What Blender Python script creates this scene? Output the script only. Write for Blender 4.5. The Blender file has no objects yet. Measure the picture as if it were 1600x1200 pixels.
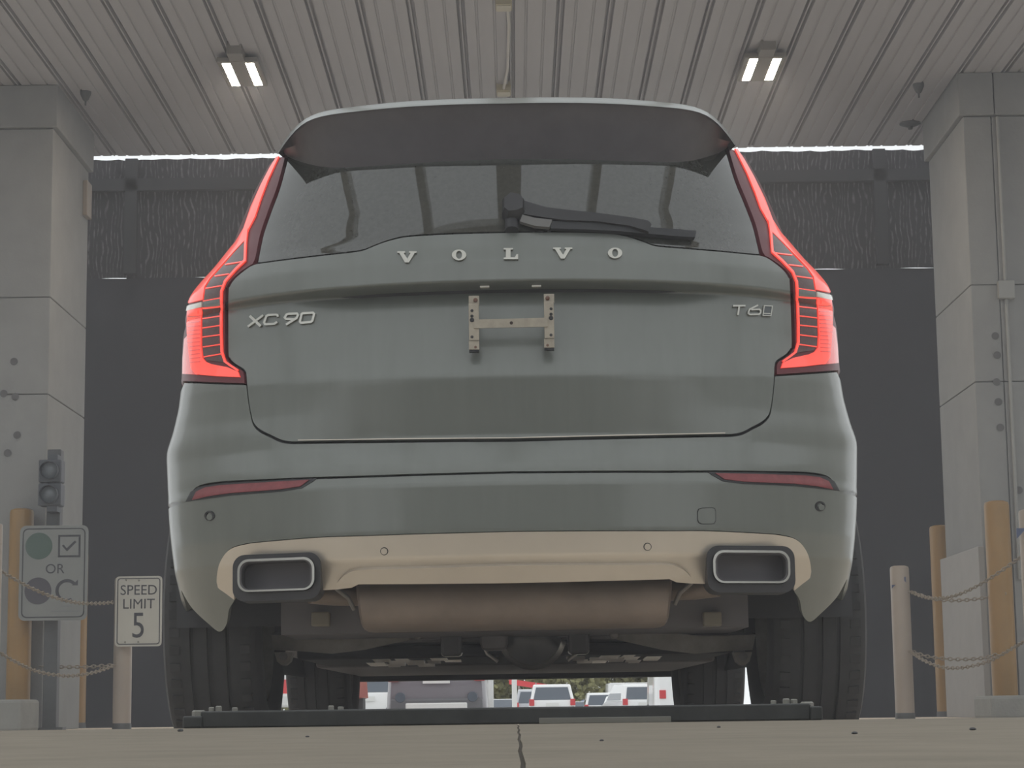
import bpy, bmesh, math, random
import numpy as np
from mathutils import Vector, Matrix
from mathutils.geometry import delaunay_2d_cdt
random.seed(7); np.random.seed(7)

# ------------------------------------------------------------------ camera
scene = bpy.context.scene
col = scene.collection
F = 3310.0
PITCH = math.atan(505/3310.0)
ROLL = math.radians(.75)
CAM = np.array([0, -5.15, .11])
_f = np.array([0, math.cos(PITCH), math.sin(PITCH)])
_u0 = np.array([0, -math.sin(PITCH), math.cos(PITCH)])
_r0 = np.array([1., 0, 0])
_u = math.cos(ROLL)*_u0 + math.sin(ROLL)*_r0
_r = math.cos(ROLL)*_r0 - math.sin(ROLL)*_u0
cd = bpy.data.cameras.new('camera'); cam = bpy.data.objects.new('camera', cd); col.objects.link(cam)
cd.sensor_fit = 'HORIZONTAL'; cd.sensor_width = 36; cd.lens = F/1600*36
cd.clip_start = .05; cd.clip_end = 600
cam.matrix_world = Matrix(((_r[0], _u[0], -_f[0], CAM[0]), (_r[1], _u[1], -_f[1], CAM[1]), (_r[2], _u[2], -_f[2], CAM[2]), (0, 0, 0, 1)))
scene.camera = cam

# ------------------------------------------------------------------ light
world = bpy.data.worlds.new('overcast_sky'); scene.world = world; world.use_nodes = True
wn = world.node_tree; wn.nodes.clear()
wo = wn.nodes.new('ShaderNodeOutputWorld'); wb = wn.nodes.new('ShaderNodeBackground')
wb.inputs[0].default_value = (.95, .985, 1.0, 1); wb.inputs[1].default_value = 1.14
wn.links.new(wb.outputs[0], wo.inputs[0])
scene.view_settings.view_transform = 'Standard'; scene.view_settings.look = 'None'
scene.view_settings.exposure = 0.0; scene.view_settings.gamma = 1.0
scene.view_settings.use_curve_mapping = False
scene.cycles.use_denoising = True
scene.cycles.max_bounces = 8

# ------------------------------------------------------------------ pixel rays (1600 x 1200) used to read sizes off the photograph
def ray(px, py): return _f*F + _r*(px-800) - _u*(py-600)
def U(px, py, D):                      # point at distance D in front of the camera (world y = D - 5.15)
    d = ray(px, py); return CAM + d*(D/d[1])
def ONZ(px, py, z):
    d = ray(px, py); return CAM + d*((z-CAM[2])/d[2])

# ------------------------------------------------------------------ materials
MATS = {}
def mat(name, color, rough=.6, metal=0., spec=.5, coat=0., coat_rough=.03, var=.0, vscale=8., bump=0., bscale=60., emit=None, estr=0., trans=0., alpha=None, stretch=None, color2=None):
    if name in MATS: return MATS[name]
    m = bpy.data.materials.new(name); m.use_nodes = True
    nt = m.node_tree; b = nt.nodes['Principled BSDF']
    c = tuple(color)+(1,)
    b.inputs['Base Color'].default_value = c
    b.inputs['Roughness'].default_value = rough; b.inputs['Metallic'].default_value = metal
    b.inputs['Specular IOR Level'].default_value = spec
    b.inputs['Coat Weight'].default_value = coat; b.inputs['Coat Roughness'].default_value = coat_rough
    if trans: b.inputs['Transmission Weight'].default_value = trans
    if emit: b.inputs['Emission Color'].default_value = tuple(emit)+(1,); b.inputs['Emission Strength'].default_value = estr
    tc = nt.nodes.new('ShaderNodeTexCoord'); mp = nt.nodes.new('ShaderNodeMapping')
    nt.links.new(tc.outputs['Object'], mp.inputs[0])
    if stretch: mp.inputs['Scale'].default_value = stretch
    if var:
        n = nt.nodes.new('ShaderNodeTexNoise'); n.inputs['Scale'].default_value = vscale; n.inputs['Detail'].default_value = 8; n.inputs['Roughness'].default_value = .65
        nt.links.new(mp.outputs[0], n.inputs['Vector'])
        r = nt.nodes.new('ShaderNodeValToRGB')
        r.color_ramp.elements[0].position = .3; r.color_ramp.elements[1].position = .7
        c2 = color2 if color2 else [min(1, x*(1+var)) for x in color]
        r.color_ramp.elements[0].color = tuple(x*(1-var) for x in color)+(1,)
        r.color_ramp.elements[1].color = tuple(c2)+(1,)
        nt.links.new(n.outputs['Fac'], r.inputs[0]); nt.links.new(r.outputs[0], b.inputs['Base Color'])
    if bump:
        n2 = nt.nodes.new('ShaderNodeTexNoise'); n2.inputs['Scale'].default_value = bscale; n2.inputs['Detail'].default_value = 6
        nt.links.new(mp.outputs[0], n2.inputs['Vector'])
        bp = nt.nodes.new('ShaderNodeBump'); bp.inputs['Strength'].default_value = bump; bp.inputs['Distance'].default_value = .01
        nt.links.new(n2.outputs['Fac'], bp.inputs['Height']); nt.links.new(bp.outputs[0], b.inputs['Normal'])
    MATS[name] = m
    return m

PAINT = mat('car_paint_pine_grey', (.132, .143, .130), rough=.45, metal=.12, coat=.75, coat_rough=.16, var=.06, vscale=5, stretch=(6, 1, .7))
SILVER = mat('satin_silver', (.60, .545, .475), rough=.38, metal=.7, var=.05, vscale=6)
CHROME = mat('chrome', (.72, .71, .68), rough=.12, metal=1.)
BLACKP = mat('black_plastic', (.028, .027, .03), rough=.55)
SPOIL = mat('spoiler_underside_plastic', (.085, .08, .088), rough=.4, var=.12, vscale=14)
RUBBER = mat('lightened_rubber', (.035, .034, .036), rough=.8, var=.15, vscale=20)  # rubber tone lightened for the lifted blacks under the car
GLASS = mat('privacy_glass', (.04, .041, .036), rough=.02, spec=.7, coat=.35, coat_rough=.01, var=.3, vscale=90)
SEAL = mat('black_gasket', (.015, .015, .018), rough=.5)
LENS_DK = mat('dark_red_lens', (.13, .03, .038), rough=.35, spec=.25)
LENS_MID = mat('smoked_red_cell', (.085, .035, .035), rough=.4, coat=.3, coat_rough=.1, var=.35, vscale=160)
LENS_RED = mat('lit_red_band', (.6, .05, .035), rough=.3, emit=(1, .07, .045), estr=.75, coat=.6, coat_rough=.03)
LENS_RED2 = mat('red_block_lens', (.55, .05, .05), rough=.25, emit=(1, .07, .06), estr=.35, coat=1, coat_rough=.02)
REFL = mat('red_reflector', (.21, .05, .055), rough=.3, spec=.3, var=.2, vscale=40)
WHITE_LENS = mat('clear_lens', (.75, .73, .66), rough=.2, coat=1)
MUFF = mat('muffler_steel', (.22, .175, .145), rough=.5, metal=.35, var=.15, vscale=10)
CAST = mat('cast_aluminium', (.20, .185, .17), rough=.6, metal=.3, var=.2, vscale=20)
UNDER = mat('underbody_black', (.13, .12, .126), rough=.6)
UNDERG = mat('underbody_gloss', (.06, .058, .062), rough=.22)
BRACK = mat('galvanised_bracket', (.36, .32, .26), rough=.5, metal=.35, var=.15, vscale=40)
RUST = mat('rusty_bolt', (.15, .085, .065), rough=.8)
CONC = mat('column_concrete', (.235, .24, .24), rough=.85, var=.1, vscale=3, bump=.15, bscale=40)
CONCF = mat('column_concrete_front', (.40, .385, .36), rough=.85, var=.1, vscale=3, bump=.15, bscale=40)
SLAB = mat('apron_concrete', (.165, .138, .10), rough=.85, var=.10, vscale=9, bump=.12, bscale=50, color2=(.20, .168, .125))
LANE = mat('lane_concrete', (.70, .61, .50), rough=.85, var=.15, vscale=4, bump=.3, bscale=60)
LOT = mat('pale_lot_concrete', (.42, .41, .39), rough=.9, var=.2, vscale=2)
DECK = mat('painted_metal_deck', (.345, .335, .35), rough=.55, var=.1, vscale=1.2, stretch=(3, .35, 1))
STEELD = mat('dark_painted_steel', (.06, .064, .07), rough=.5, var=.2, vscale=12)
STRIP = mat('worn_dark_steel', (.03, .031, .030), rough=.5, metal=.2, var=.35, vscale=18)
BOLT = mat('dusty_bolt_steel', (.23, .225, .20), rough=.55, metal=.4)
GOLD = mat('ochre_sleeve', (.26, .15, .045), rough=.42, var=.08, vscale=5)
WHITEP = mat('off_white_sleeve', (.30, .255, .215), rough=.45, var=.06, vscale=5)
ROPE = mat('galvanised_chain', (.27, .235, .19), rough=.6, metal=.3)
SIGNW = mat('sign_face', (.42, .41, .37), rough=.5, var=.05, vscale=6)
SIGNG = mat('sign_face_grey', (.19, .20, .195), rough=.5, var=.05, vscale=6)
INK = mat('sign_ink', (.028, .03, .04), rough=.6)
GREEN = mat('sign_green', (.05, .09, .075), rough=.6)
DARKRED = mat('sign_dark_disc', (.05, .047, .062), rough=.6)
BLUETAPE = mat('blue_reflective_tape', (.05, .07, .14), rough=.4)
LED = mat('led_panel', (1, .95, .85), emit=(1, .84, .66), estr=160.)
FIXT = mat('fixture_housing', (.20, .185, .165), rough=.5)
BOX = mat('junction_box', (.42, .38, .27), rough=.6)
LEAF = mat('tree_foliage', (.27, .26, .12), rough=.9, var=.5, vscale=1.5)
BARK = mat('tree_bark', (.08, .06, .045), rough=.9)
WPOST = mat('white_post_paint', (.85, .84, .82), rough=.5)

# shade cloth: woven mesh with light through its open-weave band painted as faint wavy specks
def cloth_material(name, base, speck, amount):
    m = bpy.data.materials.new(name); m.use_nodes = True; nt = m.node_tree; b = nt.nodes['Principled BSDF']
    b.inputs['Roughness'].default_value = .9
    tc = nt.nodes.new('ShaderNodeTexCoord'); mp = nt.nodes.new('ShaderNodeMapping'); mp.inputs['Scale'].default_value = (1, 1, .45)
    nt.links.new(tc.outputs['Object'], mp.inputs[0])
    w = nt.nodes.new('ShaderNodeTexWave'); w.inputs['Scale'].default_value = 9; w.inputs['Distortion'].default_value = 14; w.inputs['Detail'].default_value = 2; w.inputs['Detail Scale'].default_value = .6
    n = nt.nodes.new('ShaderNodeTexNoise'); n.inputs['Scale'].default_value = 34; n.inputs['Detail'].default_value = 2
    nt.links.new(mp.outputs[0], w.inputs['Vector']); nt.links.new(mp.outputs[0], n.inputs['Vector'])
    mu = nt.nodes.new('ShaderNodeMath'); mu.operation = 'MULTIPLY'
    nt.links.new(w.outputs['Fac'], mu.inputs[0]); nt.links.new(n.outputs['Fac'], mu.inputs[1])
    r = nt.nodes.new('ShaderNodeValToRGB'); r.color_ramp.elements[0].position = .36; r.color_ramp.elements[1].position = .72
    r.color_ramp.elements[0].color = tuple(base)+(1,); r.color_ramp.elements[1].color = tuple(speck)+(1,)
    nt.links.new(mu.outputs[0], r.inputs[0]); nt.links.new(r.outputs[0], b.inputs['Base Color'])
    MATS[name] = m; return m
CLOTH_UP = cloth_material('open_shade_cloth', (.022, .020, .024), (.19, .18, .185), 1)
CLOTH_LO = cloth_material('dense_shade_cloth', (.022, .022, .030), (.025, .025, .033), 0)

# ------------------------------------------------------------------ mesh helpers
class MB:
    def __init__(s): s.v = []; s.f = []
    def add(s, vs, fs):
        o = len(s.v); s.v += [tuple(map(float, p)) for p in vs]; s.f += [tuple(o+i for i in f) for f in fs]; return s
    def box(s, x0, x1, y0, y1, z0, z1, bev=0.):
        if bev <= 0:
            vs = [(x, y, z) for z in (z0, z1) for y in (y0, y1) for x in (x0, x1)]
            return s.add(vs, [(0, 2, 3, 1), (4, 5, 7, 6), (0, 1, 5, 4), (2, 6, 7, 3), (0, 4, 6, 2), (1, 3, 7, 5)])
        bm = bmesh.new(); bmesh.ops.create_cube(bm, size=1)
        for v in bm.verts: v.co = Vector(((x0+x1)/2+v.co.x*(x1-x0), (y0+y1)/2+v.co.y*(y1-y0), (z0+z1)/2+v.co.z*(z1-z0)))
        bmesh.ops.bevel(bm, geom=list(bm.edges), offset=bev, segments=2, affect='EDGES', profile=.5)
        bm.verts.index_update()
        s.add([v.co[:] for v in bm.verts], [[v.index for v in f.verts] for f in bm.faces]); bm.free(); return s
    def tube(s, pts, r, n=10, cap=True):
        pts = [Vector(p) for p in pts]; rings = []
        rr = r if hasattr(r, '__len__') else [r]*len(pts)
        up = Vector((0, 0, 1))
        for i, p in enumerate(pts):
            d = (pts[min(i+1, len(pts)-1)]-pts[max(i-1, 0)]).normalized()
            ref = up if abs(d.dot(up)) < .95 else Vector((1, 0, 0))
            a = d.cross(ref).normalized(); b = a.cross(d)
            rings.append([p+a*math.cos(2*math.pi*k/n)*rr[i]+b*math.sin(2*math.pi*k/n)*rr[i] for k in range(n)])
        vs = [q for R in rings for q in R]; fs = []
        for i in range(len(pts)-1):
            for k in range(n):
                fs.append((i*n+k, i*n+(k+1) % n, (i+1)*n+(k+1) % n, (i+1)*n+k))
        if cap: fs += [tuple(range(n))[::-1], tuple((len(pts)-1)*n+k for k in range(n))]
        return s.add(vs, fs)
    def lathe(s, prof, origin=(0, 0, 0), axis='z', n=24, cap=True):
        vs = []; fs = []
        for r, h in prof:
            for k in range(n):
                a = 2*math.pi*k/n; c, q = r*math.cos(a), r*math.sin(a)
                p = (c, q, h) if axis == 'z' else ((h, c, q) if axis == 'x' else (c, h, q))
                vs.append((origin[0]+p[0], origin[1]+p[1], origin[2]+p[2]))
        for i in range(len(prof)-1):
            for k in range(n): fs.append((i*n+k, i*n+(k+1) % n, (i+1)*n+(k+1) % n, (i+1)*n+k))
        if cap: fs += [tuple(range(n))[::-1], tuple((len(prof)-1)*n+k for k in range(n))]
        return s.add(vs, fs)
    def prism(s, poly, y0, y1):              # polygon in xz, extruded along y
        n = len(poly)
        vs = [(x, y0, z) for x, z in poly]+[(x, y1, z) for x, z in poly]
        fs = [tuple(range(n)), tuple(range(n, 2*n))[::-1]]+[(i, n+i, n+(i+1) % n, (i+1) % n) for i in range(n)]
        return s.add(vs, fs)
    def ring(s, outer, inner, y0, y1):       # xz outlines of equal length
        n = len(outer)
        vs = [(x, y0, z) for x, z in outer]+[(x, y0, z) for x, z in inner]+[(x, y1, z) for x, z in outer]+[(x, y1, z) for x, z in inner]
        fs = []
        for i in range(n):
            j = (i+1) % n
            fs += [(i, j, n+j, n+i), (2*n+i, 3*n+i, 3*n+j, 2*n+j), (i, 2*n+i, 2*n+j, j), (n+i, n+j, 3*n+j, 3*n+i)]
        return s.add(vs, fs)
    def build(s, name, m, parent=None, smooth=False, angle=35, fix=True):
        me = bpy.data.meshes.new(name); me.from_pydata(s.v, [], s.f)
        if fix:
            bm = bmesh.new(); bm.from_mesh(me); bmesh.ops.recalc_face_normals(bm, faces=bm.faces); bm.to_mesh(me); bm.free()
        me.materials.append(m); o = bpy.data.objects.new(name, me); col.objects.link(o)
        if smooth:
            me.polygons.foreach_set('use_smooth', [True]*len(me.polygons))
            me.set_sharp_from_angle(angle=math.radians(angle))
        if parent: o.parent = parent
        return o
def tag(o, label=None, cat=None, group=None, kind=None):
    if label: o['label'] = label
    if cat: o['category'] = cat
    if group: o['group'] = group
    if kind: o['kind'] = kind
    return o
def empty(name, loc=(0, 0, 0), rot=(0, 0, 0)):
    o = bpy.data.objects.new(name, None); col.objects.link(o); o.location = loc; o.rotation_euler = rot; o.empty_display_size = .2; return o
def struct(o): o['kind'] = 'structure'; return o
def rrect(x0, x1, z0, z1, r, n=5):
    out = []
    for cx, cz, a0 in ((x1-r, z1-r, 0), (x0+r, z1-r, 90), (x0+r, z0+r, 180), (x1-r, z0+r, 270)):
        for k in range(n+1):
            a = math.radians(a0+90*k/n); out.append((cx+r*math.cos(a), cz+r*math.sin(a)))
    return out
def text_mesh(body, size, name, m, parent, loc, depth=.002, sx=1.):
    cu = bpy.data.curves.new(name, 'FONT'); cu.body = body; cu.size = size; cu.align_x = 'CENTER'; cu.align_y = 'CENTER'; cu.extrude = depth; cu.resolution_u = 4
    t = bpy.data.objects.new(name, cu); col.objects.link(t)
    bpy.context.view_layer.update()
    me = bpy.data.meshes.new_from_object(t.evaluated_get(bpy.context.evaluated_depsgraph_get()))
    bpy.data.objects.remove(t); bpy.data.curves.remove(cu)
    for v in me.vertices: v.co = Vector((v.co.x*sx, -v.co.z, v.co.y))
    me.materials.clear(); me.materials.append(m); me.name = name
    o = bpy.data.objects.new(name, me); col.objects.link(o); o.parent = parent; o.location = loc
    return o

# ================================================================== SETTING
# lane floor, raised apron near the camera (two slabs with an open joint), parking lot
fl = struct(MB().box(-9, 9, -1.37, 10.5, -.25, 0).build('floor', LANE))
ap = struct(empty('floor_apron', (0, 0, 0)))
def apron(xa, xb, wob):
    n = 40; vs = []; fs = []
    for i in range(n+1):
        y = -8.+6.62*i/n
        j = .0005*math.sin(i*1.9)+.0003*math.sin(i*4.3)
        for x, e in ((xa, 0 if wob > 0 else j), (xb, j if wob > 0 else 0)):
            vs += [(x+e, y, .081), (x+e, y, -.25)]
    for i in range(n):
        a = 4*i; b = 4*(i+1)
        fs += [(a, a+2, b+2, b), (a+1, b+1, b+3, a+3), (a, b, b+1, a+1), (a+2, a+3, b+3, b+2)]
    fs += [(0, 1, 3, 2), (4*n, 4*n+2, 4*n+3, 4*n+1)]
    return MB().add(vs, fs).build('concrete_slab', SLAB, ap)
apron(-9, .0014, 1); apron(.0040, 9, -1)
MB().box(-.02, .03, -8, -1.38, -.2, .079).build('joint_filler', mat('joint_filler', (.075, .064, .05), rough=.9), ap)
gr = MB().add([(-160, 10.5, -.02), (160, 10.5, -.02), (160, 300, -3.0), (-160, 300, -3.0)], [(0, 1, 2, 3)]).build('ground', LOT); struct(gr)
lowground = struct(MB().box(-160, 160, -120, 10.5, -.6, -.26).build('ground_surround', LOT))
def lot_z(y): return -.02-(y-10.5)*2.98/289.5

# ceiling: corrugated deck panels running away from the camera
CZ = 4.35
ceil = struct(empty('ceiling', (0, 8.5, CZ)))
Y0, Y1 = 6.4, 10.72
def deck_profile():
    w = .306; p = []
    # one 12 inch pan: wide flat, twin deep grooves at the seam and two shallow beads
    for x, z in ((0, .035), (.010, .035), (.014, .0), (.022, .0), (.026, .035), (.040, .035), (.046, 0), (.105, 0), (.110, .009), (.120, .009), (.125, 0), (.215, 0), (.220, .009), (.230, .009), (.235, 0), (.300, 0), (.306, .035)):
        p.append((x, z))
    return p
prof = deck_profile(); n = len(prof)
vs = [(x, y, z) for y in (Y0-8.5, Y1-8.5) for x, z in prof]+[(x, y, .08) for y in (Y0-8.5, Y1-8.5) for x in (0, .306)]
fs = [(i, i+1, n+i+1, n+i) for i in range(n-1)]+[(2*n, 2*n+2, 2*n+3, 2*n+1), tuple(range(n))+(2*n+1, 2*n), tuple(range(n, 2*n))[::-1]+(2*n+2, 2*n+3)]
pan = MB().add(vs, fs).build('deck_panel', DECK, ceil); pan.location = (-5.2, 0, 0)
for i in range(1, 34):
    c = pan.copy(); col.objects.link(c); c.parent = ceil; c.location = (-5.2+.306*i, 0, random.uniform(-.002, .002))
zfa = U(800, 231.5, 15.87)[2]
MB().box(-5.3, 5.3, Y1-8.5, Y1-8.5+.06, zfa-CZ, .42).build('edge_fascia', DECK, ceil)
MB().box(-5.3, 5.3, Y0-8.5, Y1-8.5, .08, .42).build('roof_slab', CONC, ceil)

# columns
def column(name, side, label):
    xi = 3.10*side if side < 0 else 3.095
    c = empty(name, (xi, 8.85, 0)); tag(c, label, 'column', 'concrete canopy columns')
    def blk(z0, z1, e=0., d0=0., d1=1.2, x0=0., x1=1.3, m=CONC, nm='concrete_block'):
        a, b = sorted((side*(x0-e), side*(x1+e)))
        return MB().box(a, b, d0-e, d1+e, z0, z1, .006).build(nm, m, c)
    xj = .19 if side > 0 else .62
    for z0, z1 in ((0, 2.216), (2.222, 2.876), (2.882, 4.047)):
        blk(z0, z1, x1=xj); blk(z0, z1, x0=xj+.006, x1=1.3)
    blk(4.053, CZ-.002, .03, x1=xj); blk(4.053, CZ-.002, .03, x0=xj+.04, x1=1.3)
    blk(.02, 4.0, -.012, nm='core', m=STEELD)
    return c
cl = column('concrete_column', -1, 'tall concrete column behind the two-lens traffic signal and green disc sign')
cr = column('concrete_column', 1, 'tall concrete column behind the large ochre bollard, with a conduit box')
def col_hole(c, px, py):
    p = U(px, py, 13.998); o = MB().lathe([(.022, 0), (.026, -.004), (.014, -.004)], axis='y', n=12).build('tie_hole', mat('hole_dark', (.10, .10, .105), rough=.9), c)
    o.location = (p[0]-c.location[0], p[1]-c.location[1], p[2])
for q in ((1555, 525), (1558, 555), (1557, 597), (1560, 628), (1563, 668), (1592, 766)): col_hole(cr, *q)
for q in ((22, 565), (6, 615), (24, 620), (27, 680), (12, 708)): col_hole(cl, *q)
# thin sleeve at the foot of the right column
MB().box(-.035, .004, -.02, 1.25, 0, 1.12, .004).build('base_cladding', mat('cladding_white', (.29, .28, .27), rough=.6, var=.06), cr)
MB().box(0, .035, 1.0, 1.16, 3.68, 3.94, .005).build('bracket', WHITEP, cl)

# shade-cloth curtains behind the lane
FRAMEM = mat('curtain_frame', (.013, .013, .016), rough=.7)
def curtain(name, xa, xb, label, pxpost, lean):
    root = empty(name, ((xa+xb)/2, 11.85, 0)); tag(root, label, 'curtain', 'shade cloth curtains')
    cx = (xa+xb)/2
    def sheet(nm, z0, z1, m, amp, scallop=0.):
        nx, nz = 60, 14; vs = []; fs = []
        for j in range(nz+1):
            for i in range(nx+1):
                u = i/nx; v = j/nz; zz = z0+(z1-z0)*v; k_ = lean*max(0, 1-zz/4.6)
                x = xa+(xb-xa+k_)*u if lean < 0 else xa+k_+(xb-xa-k_)*u
                zt = z1-scallop*abs(math.sin(u*math.pi*14))*.009
                vs.append((x-cx, amp*math.sin(u*21+v*3)+amp*.6*math.sin(u*47-v*5), z0+(zt-z0)*v))
        for j in range(nz):
            for i in range(nx):
                a = j*(nx+1)+i; fs.append((a, a+1, a+nx+2, a+nx+1))
        return MB().add(vs, fs).build(nm, m, root, smooth=True, angle=180)
    ztop = U(800, 241, 17.0)[2]
    sheet('open_weave_cloth', 3.62, ztop, CLOTH_UP, .012, 1)
    sheet('dense_cloth', -.22, 3.62, CLOTH_LO, .008)
    zb = U(200, 293, 17.0)[2]
    MB().box(xa-cx, xb-cx, -.10, -.04, zb-.05, zb+.05).build('cross_beam', FRAMEM, root)
    xp = U(pxpost[0], pxpost[1], 16.9)[0]
    MB().box(xp-cx-.05, xp-cx+.05, -.10, -.03, 3.64, ztop-.02).build('frame_post', FRAMEM, root)
    MB().box(xp-cx-.05, xp-cx+.05, .03, .10, 0, ztop-.02).build('frame_post', FRAMEM, root)
    return root
curtain('shade_curtain', -4.6, -1.85, 'dark shade cloth curtain with open-weave top band left of the car', (203, 400), -.30)
curtain('shade_curtain', 1.9, 4.6, 'dark shade cloth curtain with open-weave top band right of the car', (1380, 400), .28)

# unseen overhead joists and girder, added for the strips mirrored in the rear glass
BRK = mat('added_dark_facade', (.06, .056, .052), rough=.8, var=.2, vscale=.7)
PALE = mat('added_pale_wall', (.5, .485, .46), rough=.85, var=.1, vscale=.7)
JOI = mat('added_joist_white', (.8, .79, .77), rough=.6)
gan = empty('overhead_frame_added', (0, 0, 0)); tag(gan, 'unseen white joists above the car, added for strips mirrored in the rear window', 'frame')
for x, w in ((0, .12), (-1.05, .06), (1.05, .06), (-2.3, .06), (2.3, .06)):
    MB().box(x-w, x+w, -1.9, 6.4, 4.45, 4.6).build('joist', JOI, gan)
MB().box(-4.3, 4.3, -1.96, -1.86, 4.45, 4.6).build('girder', JOI, gan)
for s in (-1, 1): MB().box(4.2*s-.08, 4.2*s+.08, -1.99, -1.83, 0, 4.45).build('post', STEELD, gan)
# unseen walls added to shape the reflections on the tailgate and flanks
struct(MB().box(-6.5, 6.5, -16.4, -16, -.3, 3.6).build('wall_back_added', BRK))
struct(MB().box(-13.4, -13, -14, 9, -.3, 6.5).build('wall_left_added', PALE))
struct(MB().box(13, 13.4, -14, 9, -.3, 6.5).build('wall_right_added', PALE))

# ================================================================== THE CAR
CARTILT = math.radians(.2)
car = empty('car', (0, 0, 0), (0, -CARTILT, 0))
tag(car, 'grey-green SUV seen from behind with glowing red tail lights and no licence plate', 'car')
def w2l(v):
    c, s = math.cos(CARTILT), math.sin(CARTILT); return np.array([c*v[0]+s*v[2], v[1], -s*v[0]+c*v[2]])
OL = w2l(CAM)
def PL(px, py, y):                      # car-local point on the plane y
    d = w2l(ray(px, py)); return OL+d*((y-OL[1])/d[1])
def table(keys, sig):
    zs = np.arange(.1, 1.9, .001); ys = np.interp(zs, [k[0] for k in keys], [k[1] for k in keys])
    k = np.exp(-.5*(np.arange(-60, 61)*.001/sig)**2); k /= k.sum()
    ys = np.convolve(np.pad(ys, 60, mode='edge'), k, 'valid')
    return lambda z: np.interp(z, zs, ys)
# rear profile, half width, corner depth and front profile by height
YR = table([(.2, .35), (.30, .20), (.40, .075), (.45, .035), (.475, .012), (.535, 0), (.60, 0), (.655, .0), (.676, .010), (.70, .014), (.745, .046), (.766, .064), (.78, .067), (.925, .052), (.935, .054), (.985, .074), (1.05, .092), (1.12, .114), (1.1575, .136), (1.166, .070), (1.225, .081), (1.27, .100), (1.30, .116)]+[(1.31+.02*k, .120+.40*.02*k+.25*(.02*k)**2) for k in range(21)], .0028)
WW = table([(.2, .84), (.3, .865), (.36, .888), (.45, .900), (.6, .918), (.68, .9235), (.75, .931), (.8, .935), (.85, .918), (.92, .901), (1.0, .8945), (1.08, .897), (1.13, .8965), (1.17, .887), (1.22, .877), (1.25, .855), (1.29, .819), (1.36, .766), (1.45, .738), (1.54, .708), (1.6, .6815), (1.66, .656), (1.75, .621)], .012)
YR2 = table([(.2, .35), (.30, .20), (.40, .075), (.45, .035), (.475, .012), (.535, 0), (.60, 0), (.655, .0), (.676, .010), (.70, .014), (.76, .036), (.85, .052), (.935, .060), (.985, .072), (1.05, .088), (1.12, .102), (1.156, .109), (1.166, .076), (1.225, .083), (1.27, .100), (1.30, .116)]+[(1.31+.02*k, .120+.40*.02*k+.25*(.02*k)**2) for k in range(21)], .004)
def YX(x, z):                            # the gate's crease fades out towards the quarter panels
    b = np.clip((np.abs(x)-.36)/.26, 0, 1); b = b*b*(3-2*b); return YR(z)*(1-b)+YR2(z)*b
CC = table([(.2, .38), (.7, .38), (.95, .36), (1.2, .38), (1.7, .38)], .02)
YF = table([(.2, 4.80), (.5, 4.95), (.75, 4.93), (.9, 4.85), (1.0, 4.72), (1.06, 4.45), (1.10, 3.95), (1.15, 3.75), (1.4, 3.2), (1.6, 2.75), (1.7, 2.5)], .02)
BOW = .22; N = 3.0
def Yh(x, z):
    W = float(WW(z)); a = abs(x)/W
    if a >= 1: return 9.
    return float(YX(x, z))+BOW*x*x+float(CC(z))*(1-(1-a**N)**(1/N))
def S(t, z):                            # closed car section: 0-1 rear, 1-2 flank, 2-3 front
    t = np.asarray(t, float); z = np.asarray(z, float)
    sg = np.sign(t); a = np.abs(t)
    W = WW(z); C = CC(z)
    yc = YX(W, z)+BOW*W*W+C; ycf = YF(z)-.45
    q = np.clip(1-a, 0, 1)**N; xr = W*(1-q)
    yr = YX(xr, z)+BOW*xr*xr+C*(1-np.power(np.clip(1-(xr/W)**N, 0, 1), 1/N))
    s = np.clip(a-1, 0, 1); ys = yc+(ycf-yc)*s
    low = np.clip((1.05-z)/.35, 0, 1)
    xs = W*(1+.055*low*np.clip(np.sin(np.pi*np.clip(s*1.02, 0, 1)), 0, 1)**.6)
    b = np.clip(3-a, 0, 1); qf = (1-b)**N; xf = W*(1-qf)
    yf = YF(z)-.45*(1-np.power(np.clip(1-(xf/W)**N, 0, 1), 1/N))
    x = np.where(a <= 1, xr, np.where(a <= 2, xs, xf)); y = np.where(a <= 1, yr, np.where(a <= 2, ys, yf))
    return np.stack([sg*x, y, z], -1)
def nrm(t, z):
    e = .002
    tt = np.where(np.abs(t) < e, e, t)
    d1 = S(tt+e, z)-S(tt-e, z); d2 = S(tt, z+e)-S(tt, z-e)
    n_ = np.cross(d1, d2); n_ /= np.maximum(np.linalg.norm(n_, axis=-1, keepdims=True), 1e-9)
    return n_
def hit(px, py):
    d = w2l(ray(px, py)); d = d/d[1]; s = 4.9
    while s < 7.:
        p = OL+d*s
        if p[1] > Yh(p[0], p[2]): break
        s += .02
    else: return None
    a, b = s-.02, s
    for _ in range(24):
        m_ = (a+b)/2; p = OL+d*m_
        if p[1] > Yh(p[0], p[2]): b = m_
        else: a = m_
    return OL+d*a
def tz(px, py):
    h = hit(px, py)
    if h is None:                        # past the silhouette: the corner's outermost line
        p = PL(px, py, .55); return (math.copysign(1., px-800), float(p[2]))
    W = float(WW(h[2])); a = min(1, abs(h[0])/W)
    return (math.copysign(1-(1-a)**(1/N), h[0]), float(h[2]))
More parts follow.
